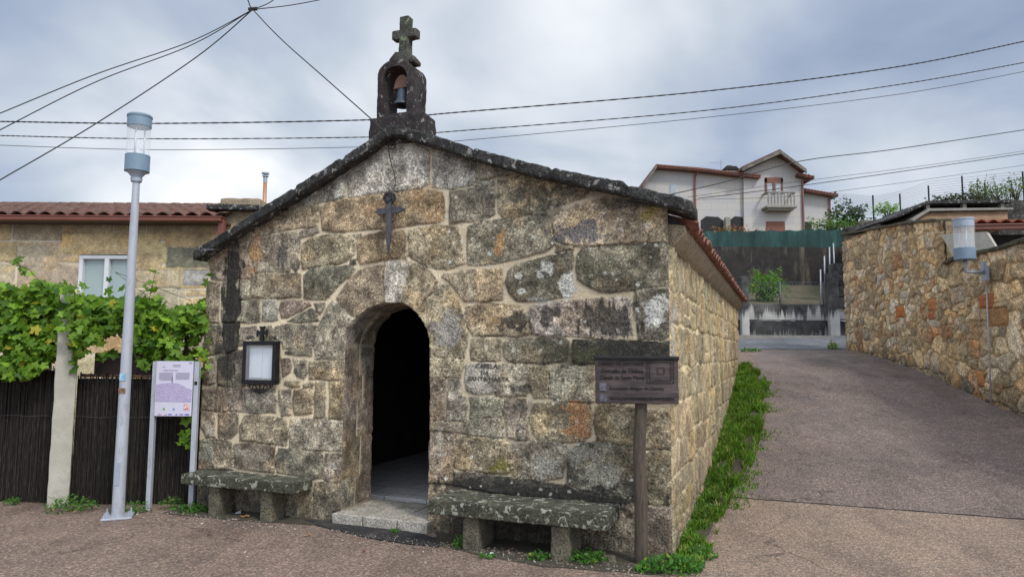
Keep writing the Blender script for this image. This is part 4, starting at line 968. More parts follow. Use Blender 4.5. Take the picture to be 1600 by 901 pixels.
# ---------------------------------------------------------------- right rubble wall
def gpt(px,py):
    d=ray(px,py);t=2.
    while t<70:
        p=CAM+d*t
        if p[2]<float(gz(np.array(p[0]),np.array(p[1]))):return p
        t+=.01
    return p
Q=[gpt(x,y) for x,y in ((1323,546),(1375,566),(1443,593),(1541,627),(1600,652))]
a=Q[0];bq=Q[-1];dirn=(a-bq);dirn[2]=0;dl=np.linalg.norm(dirn);dirn/=dl
W0=bq-dirn*4.5;W0[2]=0.;WL=dl+4.5        # wall starts off frame at the right/near side
nrm=np.array([-dirn[1],dirn[0],0]);
if nrm[0]>0:nrm=-nrm
def onwall(px,py):
    d=ray(px,py);t=((W0-CAM)@nrm)/(d@nrm);p=CAM+d*t;return (p-W0)@dirn,p[2]
topR=[onwall(x,y) for x,y in ((1470,415),(1500,402),(1560,391),(1600,378))]
topL=[onwall(x,y) for x,y in ((1470,345),(1420,349),(1360,360),(1316,367))]
sSplit=onwall(1478,400)[0]
Sg,Z4=np.meshgrid(np.arange(0,WL+.001,.014),np.arange(-.1,4.3,.014),indexing='ij')
sR=sorted(topR);sL=sorted(topL)
zt=np.where(Sg<sSplit,np.interp(Sg,[-9]+[q[0] for q in sR],[sR[0][1]]+[q[1] for q in sR]),np.interp(Sg,[q[0] for q in sL],[q[1] for q in sL]))
def rubble(Ug,Zg,cell,asp,seed,cols,mort,hm=.045):
    x=Ug/(cell*asp)+(fbm(Ug*4,Zg*4,seed)-.5)*.5;y=Zg/cell+(fbm(Ug*4+7,Zg*4,seed+1)-.5)*.5
    def h(a,b,s):
        n=(a*374761393+b*668265263+s*974711)&0x7fffffff;n=((n^(n>>13))*1274126177)&0x7fffffff;return ((n^(n>>16))&0xffff)/65535.
    xi=np.floor(x).astype(np.int64);yi=np.floor(y).astype(np.int64)
    F1=np.full(x.shape,99.);ID=np.zeros(x.shape,np.int64);PX=np.zeros(x.shape);PY=np.zeros(x.shape);cells=[]
    for i in range(-2,3):
        for j in range(-2,3):
            a=xi+i;b=yi+j;px=a+.12+.76*h(a,b,seed);py=b+.12+.76*h(a,b,seed+7)
            mg=h(a,b,seed+3);aa=np.where(mg<.22,a+1,a);bb=np.where((mg>.22)&(mg<.34),b+1,b);idd=(aa*92821+bb*68917)
            cells.append((px,py,idd));d=np.hypot(px-x,py-y);w=d<F1;F1=np.where(w,d,F1);ID=np.where(w,idd,ID);PX=np.where(w,px,PX);PY=np.where(w,py,PY)
    D=np.full(x.shape,9.)
    for px,py,idd in cells:
        ex=px-PX;ey=py-PY;l=np.hypot(ex,ey)+1e-9;dd=((px+PX)/2-x)*ex/l+((py+PY)/2-y)*ey/l
        D=np.where((idd!=ID)&(l>1e-6),np.minimum(D,dd),D)
    D=D*cell
    r1=h(ID,ID*0+5,seed+11);r2=h(ID,ID*0+9,seed+12);r3=h(ID,ID*0+2,seed+13)
    gap=.009
    hh=np.clip(D-gap,0,9);H=hm*(.5+.8*r2)*(1-np.exp(-hh/.010))+(fbm(Ug*14,Zg*14,seed+40)-.5)*.028*np.clip(hh/.02,0,1)+(fbm(Ug*30,Zg*30,seed+41)-.5)*.01
    cols=np.array(cols);ci=np.minimum((r1*len(cols)).astype(int),len(cols)-1);c=cols[ci]*(.72+.95*r3)[...,None];c=c*(.72)+c.mean(-1,keepdims=True)*.28
    c=c*(1+1.1*(fbm(Ug*13,Zg*13,seed+50)-.5))[...,None]*(1+.8*(vn(Ug*60,Zg*60,seed+55)-.5))[...,None]
    om=sstep(.5,.68,fbm(Ug*5,Zg*5,seed+60))[...,None]*.4;c=c*(1-om)+c*np.array([1.3,.95,.6])*om
    mm=sstep(gap*1.3,gap*.5,D)[...,None];mc=np.array(mort)*(.6+.8*fbm(Ug*9,Zg*9,seed+70))[...,None]
    c=c*(1-mm)+mc*mm;sh=np.exp(-np.abs(D-gap)/.006)[...,None]*.6;c=c*(1-sh)  # joint shadow painted into the colour along the stone edges
    return H,np.concatenate([c,1-mm*.5],-1)
RC_=[(.40,.33,.21),(.36,.30,.20),(.33,.30,.25),(.42,.38,.31),(.40,.29,.15),(.30,.25,.17),(.36,.27,.15),(.27,.24,.2),(.40,.35,.25),(.43,.34,.20),(.37,.35,.31),(.38,.30,.18),(.34,.28,.18),(.37,.21,.1)]
H4,C4=rubble(Sg,Z4,.15,1.45,5,RC_,(.5,.39,.25),.020)
# larger stones on the nearer half
H5,C5=rubble(Sg,Z4,.27,1.45,9,RC_,(.5,.39,.25),.024)
mk=sstep(.45,.55,fbm(Sg*1.3,Z4*1.6,33)+.12*(Sg<sSplit))[...,None]>.5
H4=np.where(mk[...,0],H5,H4);C4=np.where(mk,C5,C4)
# traced rust coloured stones
for (px,py,rx,ry,c) in ((1407,487,.17,.11,(.4,.15,.05)),(1457,476,.14,.10,(.38,.18,.08)),(1541,471,.2,.1,(.33,.13,.06)),(1456,493,.1,.07,(.36,.14,.06)),(1533,592,.1,.12,(.4,.2,.09)),(1422,462,.0,.0,(.4,.38,.34)),(1413,460,.16,.08,(.45,.44,.42)),(1560,495,.24,.13,(.3,.19,.1))):
    if rx==0:continue
    s_,z_=onwall(px,py);e=np.maximum(np.abs((Sg-s_)/rx),np.abs((Z4-z_)/ry))+(fbm(Sg*8,Z4*8,3)-.5)*.25
    m1=e<1;C4[m1,:3]=np.array(c)*(.7+.6*fbm(Sg*12,Z4*12,8))[m1][:,None];H4=np.where(m1,.025*(1-e**8),H4);m2=(e>=1)&(e<1.12);H4=np.where(m2,0,H4);C4[m2,:3]=(.3,.2,.11)
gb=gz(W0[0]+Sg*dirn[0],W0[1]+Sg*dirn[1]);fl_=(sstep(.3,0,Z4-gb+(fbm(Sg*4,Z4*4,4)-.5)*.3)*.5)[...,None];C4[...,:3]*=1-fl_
C4[...,:3]*=np.array([1.30,1.17,.96])
zv=np.minimum(Z4,zt);n,m_=Sg.shape;idx=np.arange(n*m_).reshape(n,m_)
keep=((Z4<=zt)[:-1,:-1])&((Z4>gb-.15)[:-1,:-1])
rw=empty('rubble_wall',Vector(W0),0,'tall ochre rubble stone wall with rust coloured stones along the right of the lane','stone wall')
Pw=np.stack([Sg*dirn[0]+nrm[0]*H4,Sg*dirn[1]+nrm[1]*H4,zv],-1).reshape(-1,3)
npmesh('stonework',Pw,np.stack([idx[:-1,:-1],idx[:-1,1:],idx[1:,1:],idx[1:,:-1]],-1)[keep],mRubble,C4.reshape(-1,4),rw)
# far end return and core
def wl(s,off,z): p=dirn*s-nrm*off;return Vector((p[0],p[1],z))
m=MB()
def core(s0,s1,z0,z1,o0,o1,zz1=None):
    zz1=zz1 or z1
    v8=[wl(s0,o0,z0),wl(s0,o1,z0),wl(s0,o0,z1),wl(s0,o1,z1),wl(s1,o0,z0),wl(s1,o1,z0),wl(s1,o0,zz1),wl(s1,o1,zz1)]
    return v8
bf=[(0,1,3,2),(4,6,7,5),(0,4,5,1),(2,3,7,6),(0,2,6,4),(1,5,7,3)]
LT=float(np.interp(WL,[q[0] for q in sL],[q[1] for q in sL]))
m.add(core(sSplit,WL-.01,-.1,sL[0][1]-.03,.02,.5,LT-.03),bf)
for i in range(len(sR)-1): m.add(core(sR[i][0] if i else 0,min(sR[i+1][0],sSplit),-.1,sR[i][1]-.03,.02,.5,sR[i+1][1]-.03),bf)
m.build('core',M('rubble_core',(.3,.23,.14),(.18,.14,.09),7,.95,20,1.,c3=(.1,.08,.06)),rw)
def coping(pts,name,th=.05,seed=0):
    m=MB();r=random.Random(seed)
    for i in range(len(pts)-1):
        (s0,z0),(s1,z1)=pts[i],pts[i+1];k=max(1,int(abs(s1-s0)/.6))
        for j in range(k):
            a_=s0+(s1-s0)*j/k+.004;b2=s0+(s1-s0)*(j+1)/k-.004;za_=z0+(z1-z0)*j/k;zb_=z0+(z1-z0)*(j+1)/k;o_=r.uniform(-.015,.015)
            m.add([wl(a_,-.07+o_,za_-.01),wl(a_,.55,za_-.01),wl(a_,-.07+o_,za_+th),wl(a_,.55,za_+th),wl(b2,-.07+o_,zb_-.01),wl(b2,.55,zb_-.01),wl(b2,-.07+o_,zb_+th),wl(b2,.55,zb_+th)],bf)
    return rough(name,m,mMossC,rw,.07,.012,7,.008,seed)
mMossC=stoneblk('mossy_coping',(.17,.15,.1),(.08,.075,.045),(.25,.24,.19),.62)
coping([(sL[0][0]-.02,sL[0][1])]+[q for q in sL[1:]],'coping',.04,1);coping([(sR[0][0]-4.3,sR[0][1]+.0)]+sR[:-1]+[(sSplit+.0,sR[-1][1])] if sR[0][0]>0 else sR,'coping',.05,2)
# pale leaning slab lying on the wall by the lamp
def wpt(px,py,off):
    d=ray(px,py);o0=W0-nrm*off;t=((o0-CAM)@nrm)/(d@nrm);return Vector(CAM+d*t)
sl=[wpt(1470,366,-.10),wpt(1541,362,.15),wpt(1557,388,.10),wpt(1500,410,-.02),wpt(1493,407,-.11)]
nv_=Vector((-nrm[0],-nrm[1],0))*.05+Vector((0,0,-.03))
vsl=[p for p in sl]+[p+nv_ for p in sl]
so=MB().add(vsl,[(0,1,2,3,4),(9,8,7,6,5)]+[(i,i+5,(i+1)%5+5,(i+1)%5) for i in range(5)])
so=so.build('stone_slab',M('pale_slab',(.42,.4,.34),(.34,.32,.27),12,.85,60,.4));tag(so,'pale flat stone slab leaning across the step in the rubble wall, behind the wall lamp','stone slab')
# wall lamp
wb_=wpt(1539,424,-.09);wlp=empty('wall_lamp',wb_,0,'blue-grey cylinder lantern on a bracket arm fixed to the rubble wall','wall lamp')
dv=Vector(dirn);nvv=Vector(nrm)
lpx=wpt(1508,408,-.55) # lantern base position
off=atY(1508,406,wb_.y-.15)-wb_
lr=empty('lantern',off);lr.parent=wlp
lantern_items=len(bpy.data.objects)
MB().box((0,0,-.03),(.05,.14,.22),math.atan2(dirn[1],dirn[0])+math.pi/2).build('wall_plate',mGalv,wlp,bevel=.004)
MB().tube([(0,0,-.02),(off.x*.55,off.y*.55,-.02),(off.x,off.y,-.02),(off.x,off.y,off.z)],.024,10).build('bracket_arm',mGalv,wlp,smooth=True)
MB().box((-.03,-.02,.08),(.05,.06,.14)).build('junction_box',mGalv,wlp,bevel=.004)
cb_=wpt(1549,634,-.06)-wb_;ct_=wpt(1541,440,-.06)-wb_
MB().tube([ct_,cb_],.011,8).build('conduit',mGalvP,wlp,smooth=True)
lr_h=(atY(1504,341,wb_.y-.15)-atY(1508,406,wb_.y-.15)).length;lr_r=(atY(1522,400,wb_.y-.15)-atY(1492,400,wb_.y-.15)).length/2
def lantern_sub(parent,rad,h):
    n=32
    MB().lathe((0,0,0),[(0,-.002),(rad*.97,.0),(rad,.008),(rad,h*.28),(0,h*.285)],n).build('lower_housing',mBlueG,parent)
    MB().lathe((0,0,0),[(rad*.95,h*.28),(rad*.95,h*.80)],n).build('glass_cylinder',mGlass,parent,smooth=True)
    MB().lathe((0,0,0),[(0,h*.79),(rad*.97,h*.79),(rad*.98,h*.95),(rad*1.04,h*.955),(rad*1.03,h*.99),(0,h*1.0)],n).build('top_cap',mGalv,parent)
    for a in (.6,2.7,4.7):
        MB().tube([(rad*.4*math.cos(a),rad*.4*math.sin(a),h*.28),(rad*.4*math.cos(a),rad*.4*math.sin(a),h*.79)],.008,8).build('rod',mWhite,parent,smooth=True)
lantern_sub(lr,lr_r,lr_h)
# shed behind wall (red tile eave + gutter), right edge
ga=atY(1488,357,13.2);sh=empty('tiled_shed',Vector((ga.x,ga.y,0)),R(-8),'low shed with red tile edge and red gutter behind the rubble wall','shed')
MB().box((1.6,-.05,ga.z),(3.6,.09,.09)).box((1.6,-.07,ga.z+.045),(3.6,.12,.02)).build('gutter',mGut,sh,bevel=.012)
tiles('roof',3.4,1.0,.21,0,M('red_tile',(.28,.06,.035),(.16,.05,.035),12,.85),sh,(-.15,-.08,ga.z+.05),0,R(8),seed=12)
MB().box((1.7,.9,ga.z-.7),(3.2,.1,1.4)).box((1.7,.4,.8),(3.2,.9,1.6)).build('wall',mDark,sh)
# hooded chimney / barbecue block
hb=atY(1480,340,18.5);ho=empty('covered_chimney',Vector((hb.x,18.5,0)),0,'wide masonry chimney block with flat dark hood on short piers behind the wall','chimney')
def hx(px,py): p=atY(px,py,18.5);return (p.x-hb.x,p.z)
pr=[hx(*q) for q in ((1352,354),(1358,352),(1382,343),(1432,320),(1564,318),(1564,322),(1433,324),(1388,345))]
MB().prism(pr,-.5,1.6).build('hood_slab',mCope,ho,bevel=.01)
pr=[hx(*q) for q in ((1405,349),(1433,332),(1560,331),(1561,334),(1434,336),(1410,351))]
MB().prism(pr,-.55,1.6).build('ledge',mConc,ho,bevel=.008)
pr=[hx(*q) for q in ((1408,352),(1434,337),(1556,335),(1556,362),(1405,365))]
rough('body',MB().prism(pr,-.45,1.5),M('ochre_masonry',(.34,.22,.13),(.26,.15,.09),5,.95,20,1.,c3=(.2,.16,.11)),ho,.12,.02,4,.0)
m=MB()
for px in (1436,1492,1550): x_,z_=hx(px,327);m.box((x_,-.35,z_),(.09,.12,.14))
m.build('pier',mConc,ho);MB().prism([hx(*q) for q in ((1425,322),(1562,320),(1562,334),(1420,336))],.2,1.5).build('shaded_gap_fill',mDark,ho)  # dark block fills the gap under the hood, its shade painted as colour
# ---------------------------------------------------------------- background terrain right
def hillz(x,y):
    z=np.interp(y,[20.9,21.4,30,30.4,31,45,60,90,140],[2.9,3.1,4.55,4.6,5.9,9.0,10.5,11.5,12])
    rt=sstep(.478,.50,x/y);zr=np.interp(y,[20.9,22.6,23.2,28,34,60,140],[2.4,3.2,6.0,7.0,7.1,9,12])
    b=z*(1-rt)+zr*rt
    return b+(fbm(x*.4,y*.4,3)-.5)*.4*sstep(31,36,y)
xa=np.concatenate([np.arange(0.5,30,.4),np.arange(30,120,4)]);ya=np.concatenate([np.arange(20.75,34,.3),np.arange(34,140,3)])
XG,YG=np.meshgrid(xa,ya,indexing='ij');n,m_=XG.shape;idx=np.arange(n*m_).reshape(n,m_)
mBank=M('dry_grass_bank',(.12,.095,.05),(.06,.065,.025),1.2,.95,12,1.,c3=(.16,.12,.07))
o=npmesh('hillside',np.stack([XG,YG,hillz(XG,YG)],-1).reshape(-1,3),np.stack([idx[:-1,:-1],idx[1:,:-1],idx[1:,1:],idx[:-1,1:]],-1).reshape(-1,4),mBank);o['kind']='structure'
# streaked walls
def streaked(name,light,dark,lvl=.5,sx=5,bump_=True,top=None):
    m,N,L,b=nt(name,.95);v=coord(N,L,scale=(sx,sx,.35));n1=noise(N,L,v,1.,6,.7)
    if top:   # drips start at the top edge and thin out lower down
        t=N.new('ShaderNodeTexCoord');sx_=N.new('ShaderNodeSeparateXYZ');L.new(t.outputs['Object'],sx_.inputs[0])
        mr=N.new('ShaderNodeMapRange');L.new(sx_.outputs[2],mr.inputs[0]);mr.inputs[1].default_value=top[1];mr.inputs[2].default_value=top[0];mr.inputs[3].default_value=.16;mr.inputs[4].default_value=-.16
        a=N.new('ShaderNodeMath');L.new(n1,a.inputs[0]);L.new(mr.outputs[0],a.inputs[1]);n1=a.outputs[0]
    c=ramp(N,L,n1,[(lvl-.06,dark),(lvl+.06,light)]);v2=coord(N,L);n2=noise(N,L,v2,2.5,6,.7)
    c=mixc(N,L,ramp(N,L,n2,[(.35,0.),(.65,.5)]),c,tuple((a+b_)/2 for a,b_ in zip(light,dark)));L.new(c,b.inputs['Base Color']);bump(N,L,b,n2,.6,.02);return m
mRet=streaked('stained_retaining_concrete',(.13,.115,.09),(.02,.018,.02),.58,2.2)
rt0=atY(1085,385,30);rt1=atY(1335,388,30)
rtw=MB();rtw.box(((rt0.x-3+rt1.x+1)/2,30.2,(rt0.z+4.2)/2),(rt1.x-rt0.x+4,.35,rt0.z-4.2));tag(rtw.build('retaining_wall',mRet),'tall black-stained concrete retaining wall below the green screen','retaining wall')
# green screen
gs=empty('green_screen_fence',Vector((rt0.x-3,30.2,0)),0,'green shade-net fence along the top of the stained retaining wall','fence')
def greenmat():
    m,N,L,b=nt('green_shade_net',.8);v=coord(N,L,scale=(1.2,1,.35));c=ramp(N,L,noise(N,L,v,1.5,5,.7),[(.35,(.010,.035,.033)),(.55,(.016,.06,.057)),(.7,(.05,.13,.13))])
    L.new(c,b.inputs['Base Color']);return m
zt0=atY(1085,363,30).z;zt1=atY(1320,357,30).z;xl=rt1.x-rt0.x+3.4
gm=MB();NX=160;vv_=[]
for i in range(NX):
    x=xl*i/(NX-1);zt_=zt0+(zt1-zt0)*x/xl+.01*math.sin(x*3.3)+.02*math.sin(x*9);y_=.04*math.sin(x*5)+.02*math.sin(x*13)
    vv_+=[(x,y_,rt0.z-.05),(x,y_,zt_)]
gm.add(vv_,[(2*i,2*i+2,2*i+3,2*i+1) for i in range(NX-1)]).build('net',greenmat(),gs,smooth=True)
for i in range(8):
    x=1.2+i*1.75;MB().tube([(x,.1,rt0.z-.3),(x,.1,zt0+.22)],.03,6).build('post',M('green_post',(.02,.05,.04)) if i==0 else bpy.data.materials['green_post'],gs)
# terrace wall along the street
TY=20.5
mTer=streaked('drip_stained_granite',(.5,.49,.47),(.012,.012,.013),.54,7,top=(atY(1230,475,TY).z,atY(1230,500,TY).z))
mTer2=streaked('black_drip_stone',(.24,.24,.23),(.008,.008,.009),.62,7,top=(atY(1230,500,TY).z,atY(1230,530,TY).z))
t0=atY(1085,500,TY);t1=atY(1345,500,TY);zz=lambda y:atY(1230,y,TY).z
tw=empty('terrace_wall',Vector(((t0.x+t1.x)/2,TY,0)),0,'low granite wall with black drip stains across the street at the lane top','wall')
rough('upper_course',MB().box((0,.1,(zz(475)+zz(500))/2),(t1.x-t0.x+2,.3,zz(475)-zz(500))),mTer,tw,.15,.012,4,.01)
rough('base_course',MB().box((0,.1,(zz(501)+zz(535))/2-.1),(t1.x-t0.x+2,.42,zz(501)-zz(535)+.2)),mTer2,tw,.15,.03,4,.01)
kb=MB();kb.box(((t0.x+t1.x)/2,TY-.35,zz(527)-.02),(t1.x-t0.x+3,.3,.14),0);tag(kb.build('kerb',mConc),kind='structure')
for px,pyt,ww,lab in ((1159,433,10,'grey granite gate pillar just past the chapel eave at the street'),(1296,428,13,'taller pale granite pillar at the right end of the terrace wall')):
    a_=atY(px,pyt,TY);p=rough('stone_pillar',MB().box((0,0,(a_.z+2)/2),(ww/F*TY*1.15,.3,a_.z-2)),mTer,None,.1,.015,4,.02);p.location=(a_.x,TY-.12,0);tag(p,lab,'pillar')
# side piece of stone right of pillar
q_=atY(1322,455,TY);pm_=MB()
for i in range(5):pm_.box((0.012*(i%2),0,q_.z-.66+i*.33),(.75,.4,.31))
p=rough('stone_pier',pm_,mTer,None,.1,.015,4,.02,4);p.location=(q_.x,TY+.1,0);tag(p,'stack of squared grey granite blocks beside the taller pillar','pillar')
# chain link fences
def chain(name,p0,p1,h,cell,lab,r=.006,posts=4,mat=mIronG,ph=0):
    p0=Vector(p0);p1=Vector(p1);L0=(p1-p0).length;e=empty(name,p0,0,lab,'fence');d=(p1-p0)/L0;m=MB();k=int((L0+h)/cell)
    for i in range(-int(h/cell),int(L0/cell)):
        for sgn in (1,-1):
            a_=i*cell if sgn>0 else i*cell+h;b2=a_+sgn*h;za=0;zb=h
            lo=max(0,min(L0,a_));hi_=max(0,min(L0,b2))
            if abs(hi_-lo)<.02:continue
            z0=(lo-a_)*sgn;z1=(hi_-a_)*sgn;m.tube([d*lo+Vector((0,0,z0)),d*hi_+Vector((0,0,z1))],r,3,False)
    for z in (0,h):m.tube([Vector((0,0,z)),d*L0+Vector((0,0,z))],r*1.3,4)
    m.build('mesh',mat,e)
    for i in range(posts+1):
        q=d*(L0*i/posts);MB().tube([q+Vector((0,0,-.3)),q+Vector((0,0,h+ph))],.028,6).build('post',mat,e,smooth=True)
    return e
zc=zz(475);chain('chain_link_fence',(t0.x,TY+.05,zc),(atY(1288,470,TY).x,TY+.05,zc),zz(440)-zc,.11,'grey chain-link fence on top of the low terrace wall',.004,3,M('mesh_wire',(.12,.13,.14),None,8,.5,60,0,.5))
for k_,(px,a_,b2) in enumerate(((1282,421,470),(1288,400,425),(1296,386,424),(1304,380,424))):
    p,q=atY(px,b2,21.5),atY(px-(2 if k_==3 else 0),a_,21.5);o=MB().tube([p-Vector((0,0,.4)),q],.02,8).build('metal_stake',mGalvP,smooth=True)
    tag(o,['short thin grey metal stake rising from the fence end','grey metal stake half hidden behind the granite pillar','middle grey metal stake standing on the bank above the pillar','tallest grey metal stake nearest the rubble wall'][k_],'stake','grey stakes on the bank')
# bush builder
def bush(name,c,r,n,lab,cat,a,b_,size,group=None,y=.03,stem=True):
    e=empty(name,Vector(c),0,lab,cat,group)
    d=rng.normal(size=(n,3));d/=np.linalg.norm(d,axis=1)[:,None];rad=rng.uniform(.35,1,n)**.6
    lump=1+.5*(np.sin(d[:,0]*5+c[0])*np.cos(d[:,2]*6+c[1]))+.25*np.sin(d[:,1]*11)
    P=d*rad[:,None]*lump[:,None]*np.array(r)+np.array([0,0,r[2]*.9])
    P=P[P[:,2]>-.1];n=len(P);leafmesh('foliage',P,rng.normal(size=(n,3))*.7+np.array([0,-.3,.8]),rng.uniform(.6,1.3,n)*size,greens(n,a,b_,y),e,shape='oval')
    if stem:
        m=MB()
        for i in range(7):
            an=i*.9;m.tube([(0,0,-.2),(r[0]*.25*math.cos(an),r[1]*.25*math.sin(an),r[2]*.6),(r[0]*.6*math.cos(an),r[1]*.6*math.sin(an),r[2]*1.2)],[.03*r[0]+.01,.02*r[0]+.005,.004],5)
        m.build('stem',mWood,e)
    return e
def gB(px,py,Y): p=atY(px,py,Y);return (p.x,p.y,p.z)
bush('round_bush',gB(1198,471,22.5),(.62,.5,.52),1500,'bright green round bush behind the chain-link fence','bush',(.05,.13,.02),(.16,.33,.04),.11)
bush('evergreen_tree',gB(1328,362,33),(.85,.8,.72),1700,'dark evergreen tree beside the far house at the end of the green screen','tree',(.012,.035,.012),(.04,.09,.025),.16)
bush('garden_bush',gB(1300,362,31),(1.1,.5,.32),900,'light green bush spilling over the right end of the green screen','bush',(.05,.11,.03),(.14,.26,.05),.12)
bush('yellow_green_bush',gB(1386,336,24),(.45,.4,.22),500,'yellow-green bush behind the chimney hood left end','bush',(.1,.2,.04),(.2,.36,.06),.09)
bush('flower_bush',gB(1145,368,40),(1.3,.5,.3),700,'reddish flowering bush under the far house arches','bush',(.12,.05,.03),(.25,.1,.07),.12,y=.2)
for k_,(px,py,s_,lab) in enumerate(((1530,318,.9,'thin tall shrub with airy twigs on the bank behind the hood, left one'),(1556,318,.7,'middle airy shrub on the right bank behind the wall'),(1588,312,.9,'leafy shrub cut by the right edge of the photo'))):
    bush('bank_shrub',gB(px,py,24.5),(.55*s_,.5,.5*s_),420,lab,'shrub',(.04,.08,.02),(.12,.2,.05),.085,'shrubs on the right bank')
# twigs sticking up
m=MB();lfP=[]
for i in range(26):
    p=Vector(gB(rng.uniform(1515,1600),316,24.5));q=p+Vector((rng.normal(0,.15),0,rng.uniform(.5,1.1)));m.tube([p,(p+q)/2+Vector((rng.normal(0,.05),0,0)),q],[.012,.008,.003],4)
    for j in range(10):
        t=rng.uniform(.3,1.);lfP.append(np.array(p+(q-p)*t)+rng.normal(0,.05,3))
te=empty('tall_weeds',Vector(gB(1560,316,24.5)),0,'tall thin weeds standing up against the sky on the right bank','weeds')
o_=m.build('stem',mWood,te);o_.location=-te.location
lfP=np.array(lfP)-np.array(te.location);leafmesh('leaves',lfP,rng.normal(size=lfP.shape),rng.uniform(.05,.09,len(lfP)),greens(len(lfP),(.06,.1,.03),(.14,.2,.06)),te,shape='oval')
# dark wall pieces on the right bank
for (a_,b2,c2,d2,Y_,lab) in ((1326,345,1412,372,22.,'dark mossy stone wall left of the chimney hood'),(1560,312,1680,352,22.,'dark mossy stone wall right of the chimney hood')):
    p=atY(a_,d2,Y_);q=atY(c2,b2,Y_);w=rough('dark_bank_wall',MB().prism([(p.x,p.z-1.2),(q.x,p.z-1.2),(q.x,q.z+(.25 if a_<1400 else 0)),(p.x,q.z-(.2 if a_<1400 else 0))],Y_,Y_+.4),M('dark_mossy_stone',(.045,.042,.035),(.015,.015,.014),3,.95,14,1.,c3=(.1,.1,.09)) if a_<1400 else bpy.data.materials['dark_mossy_stone'],None,.14,.05,3,.02,4);tag(w,lab,'wall')
mound=bush('ivy_mound',gB(1500,327,21),(1.0,.6,.26),1500,'dark leafy mound lying over the chimney hood','creeper',(.012,.02,.01),(.035,.05,.02),.08)
# fence with posts on the bank against the sky
fp=[gB(x,y,28) for x,y in ((1300,330),(1365,336),(1407,328),(1452,322),(1505,316),(1540,312),(1600,306),(1680,300))]
fe=empty('hilltop_fence',Vector(fp[0]),0,'thin wire fence with green posts along the right hilltop','fence')
m=MB();pst=[(1365,305),(1407,303),(1452,290),(1505,275),(1540,285)]
for i in range(1,7):
    p=Vector(fp[i]);tz=atY(pst[i-1][0],pst[i-1][1],28).z if i<=5 else p.z+1.;q=Vector((p.x,p.y,tz));MB().tube([p-Vector(fp[0])-Vector((0,0,.5)),q-Vector(fp[0])],.035,6).build('post',mIron,fe)
for t in np.linspace(0,1,11):
    m.tube([Vector(fp[i])-Vector(fp[0])+Vector((0,0,(1.0-.25*(i<3))*t)) for i in range(8)],.006,4,False)
m.build('wire',M('pale_wire',(.2,.22,.24),None,8,.5,60,0),fe)
m.v and None
# ---------------------------------------------------------------- far white house
FY=48.;fo=atY(1150,360,FY);wh=empty('white_house',Vector((fo.x,FY,0)),0,'two-storey pale granite-clad house with red tile gables and small balcony on the hill','house')
def hp2(px,py): p=atY(px,py,FY);return (p.x-fo.x,p.z)
def cladding():
    m,N,L,b=nt('pale_stone_cladding',.85);v=coord(N,L);mp=N.new('ShaderNodeMapping');mp.inputs['Rotation'].default_value=(math.pi/2,0,0);L.new(v,mp.inputs[0])
    br=N.new('ShaderNodeTexBrick');br.inputs['Scale'].default_value=1;br.inputs['Brick Width'].default_value=1.1;br.inputs['Row Height'].default_value=.5;br.inputs['Mortar Size'].default_value=.012
    br.inputs['Color1'].default_value=(.5,.475,.44,1);br.inputs['Color2'].default_value=(.44,.435,.45,1);br.inputs['Mortar'].default_value=(.38,.37,.37,1);L.new(mp.outputs[0],br.inputs['Vector'])
    L.new(br.outputs['Color'],b.inputs['Base Color']);return m
mCl=cladding()
zb_=7.5
def wallprism(pts,y0,y1,name='wall',mat=None): return MB().prism([hp2(*p) for p in pts],y0,y1).build(name,mat or mCl,wh)
def base(px): return (hp2(px,300)[0],zb_)
A1=[hp2(*p) for p in ((1006,290),(1024,265),(1086,270),(1180,279))];
MB().prism([(A1[0][0],zb_)]+A1+[(A1[-1][0],zb_)],0.,9).build('wall',mCl,wh)
A2=[hp2(*p) for p in ((1160,270),(1211,246),(1252,270))];
MB().prism([(A2[0][0]-.1,zb_)]+[A2[0],A2[1],A2[2]]+[(A2[2][0],zb_)],-.25,8).build('wall',mCl,wh)
A3=[hp2(*p) for p in ((1250,294),(1304,304))];MB().prism([(A3[0][0],zb_)]+A3+[(A3[1][0],zb_)],.6,6).build('wall',mCl,wh)
mRoofF=M('far_roof_tile',(.2,.07,.05),(.1,.06,.05),2,.9,8,.6);mEdge=M('weathered_verge',(.22,.2,.17),(.1,.09,.08),4,.9)
def roofslab(pts,th,y0,y1,mat=None,name='roof'):
    P=[hp2(*p) for p in pts];MB().prism(P+[(x,z-th) for x,z in P[::-1]],y0,y1).build(name,mat or mRoofF,wh)
roofslab(((1001,292),(1022,260.5),(1090,266),(1183,277)),.22,-.7,9.6)
roofslab(((1152,266),(1210,239.5),(1250,269)),.2,-1.0,8)
roofslab(((1001,293.5),(1022,262)),.25,-.9,-.68,mEdge,'verge');roofslab(((1152,268),(1210,241.5),(1250,271)),.25,-1.15,-.98,mEdge,'verge')
roofslab(((1240,275),(1264,280)),.18,-.9,4);roofslab(((1250,293),(1310,303)),.18,0,6.5)
# ribs on the roof edge (tile ends)
for a_,b2,c2,d2,yy in ((1024,261.5,1183,277.5,-.72),(1242,275.5,1264,280.5,-.92),(1252,293.5,1310,303.5,-.02)):
    k_=int((c2-a_)/4.5);m=MB()
    for i in range(k_):
        x_,z_=hp2(a_+(c2-a_)*(i+.5)/k_,b2+(d2-b2)*(i+.5)/k_);m.box((x_,yy+.3,z_-.02),(.13,.7,.09))
    m.build('tile_row',mTerra,wh,bevel=.03)
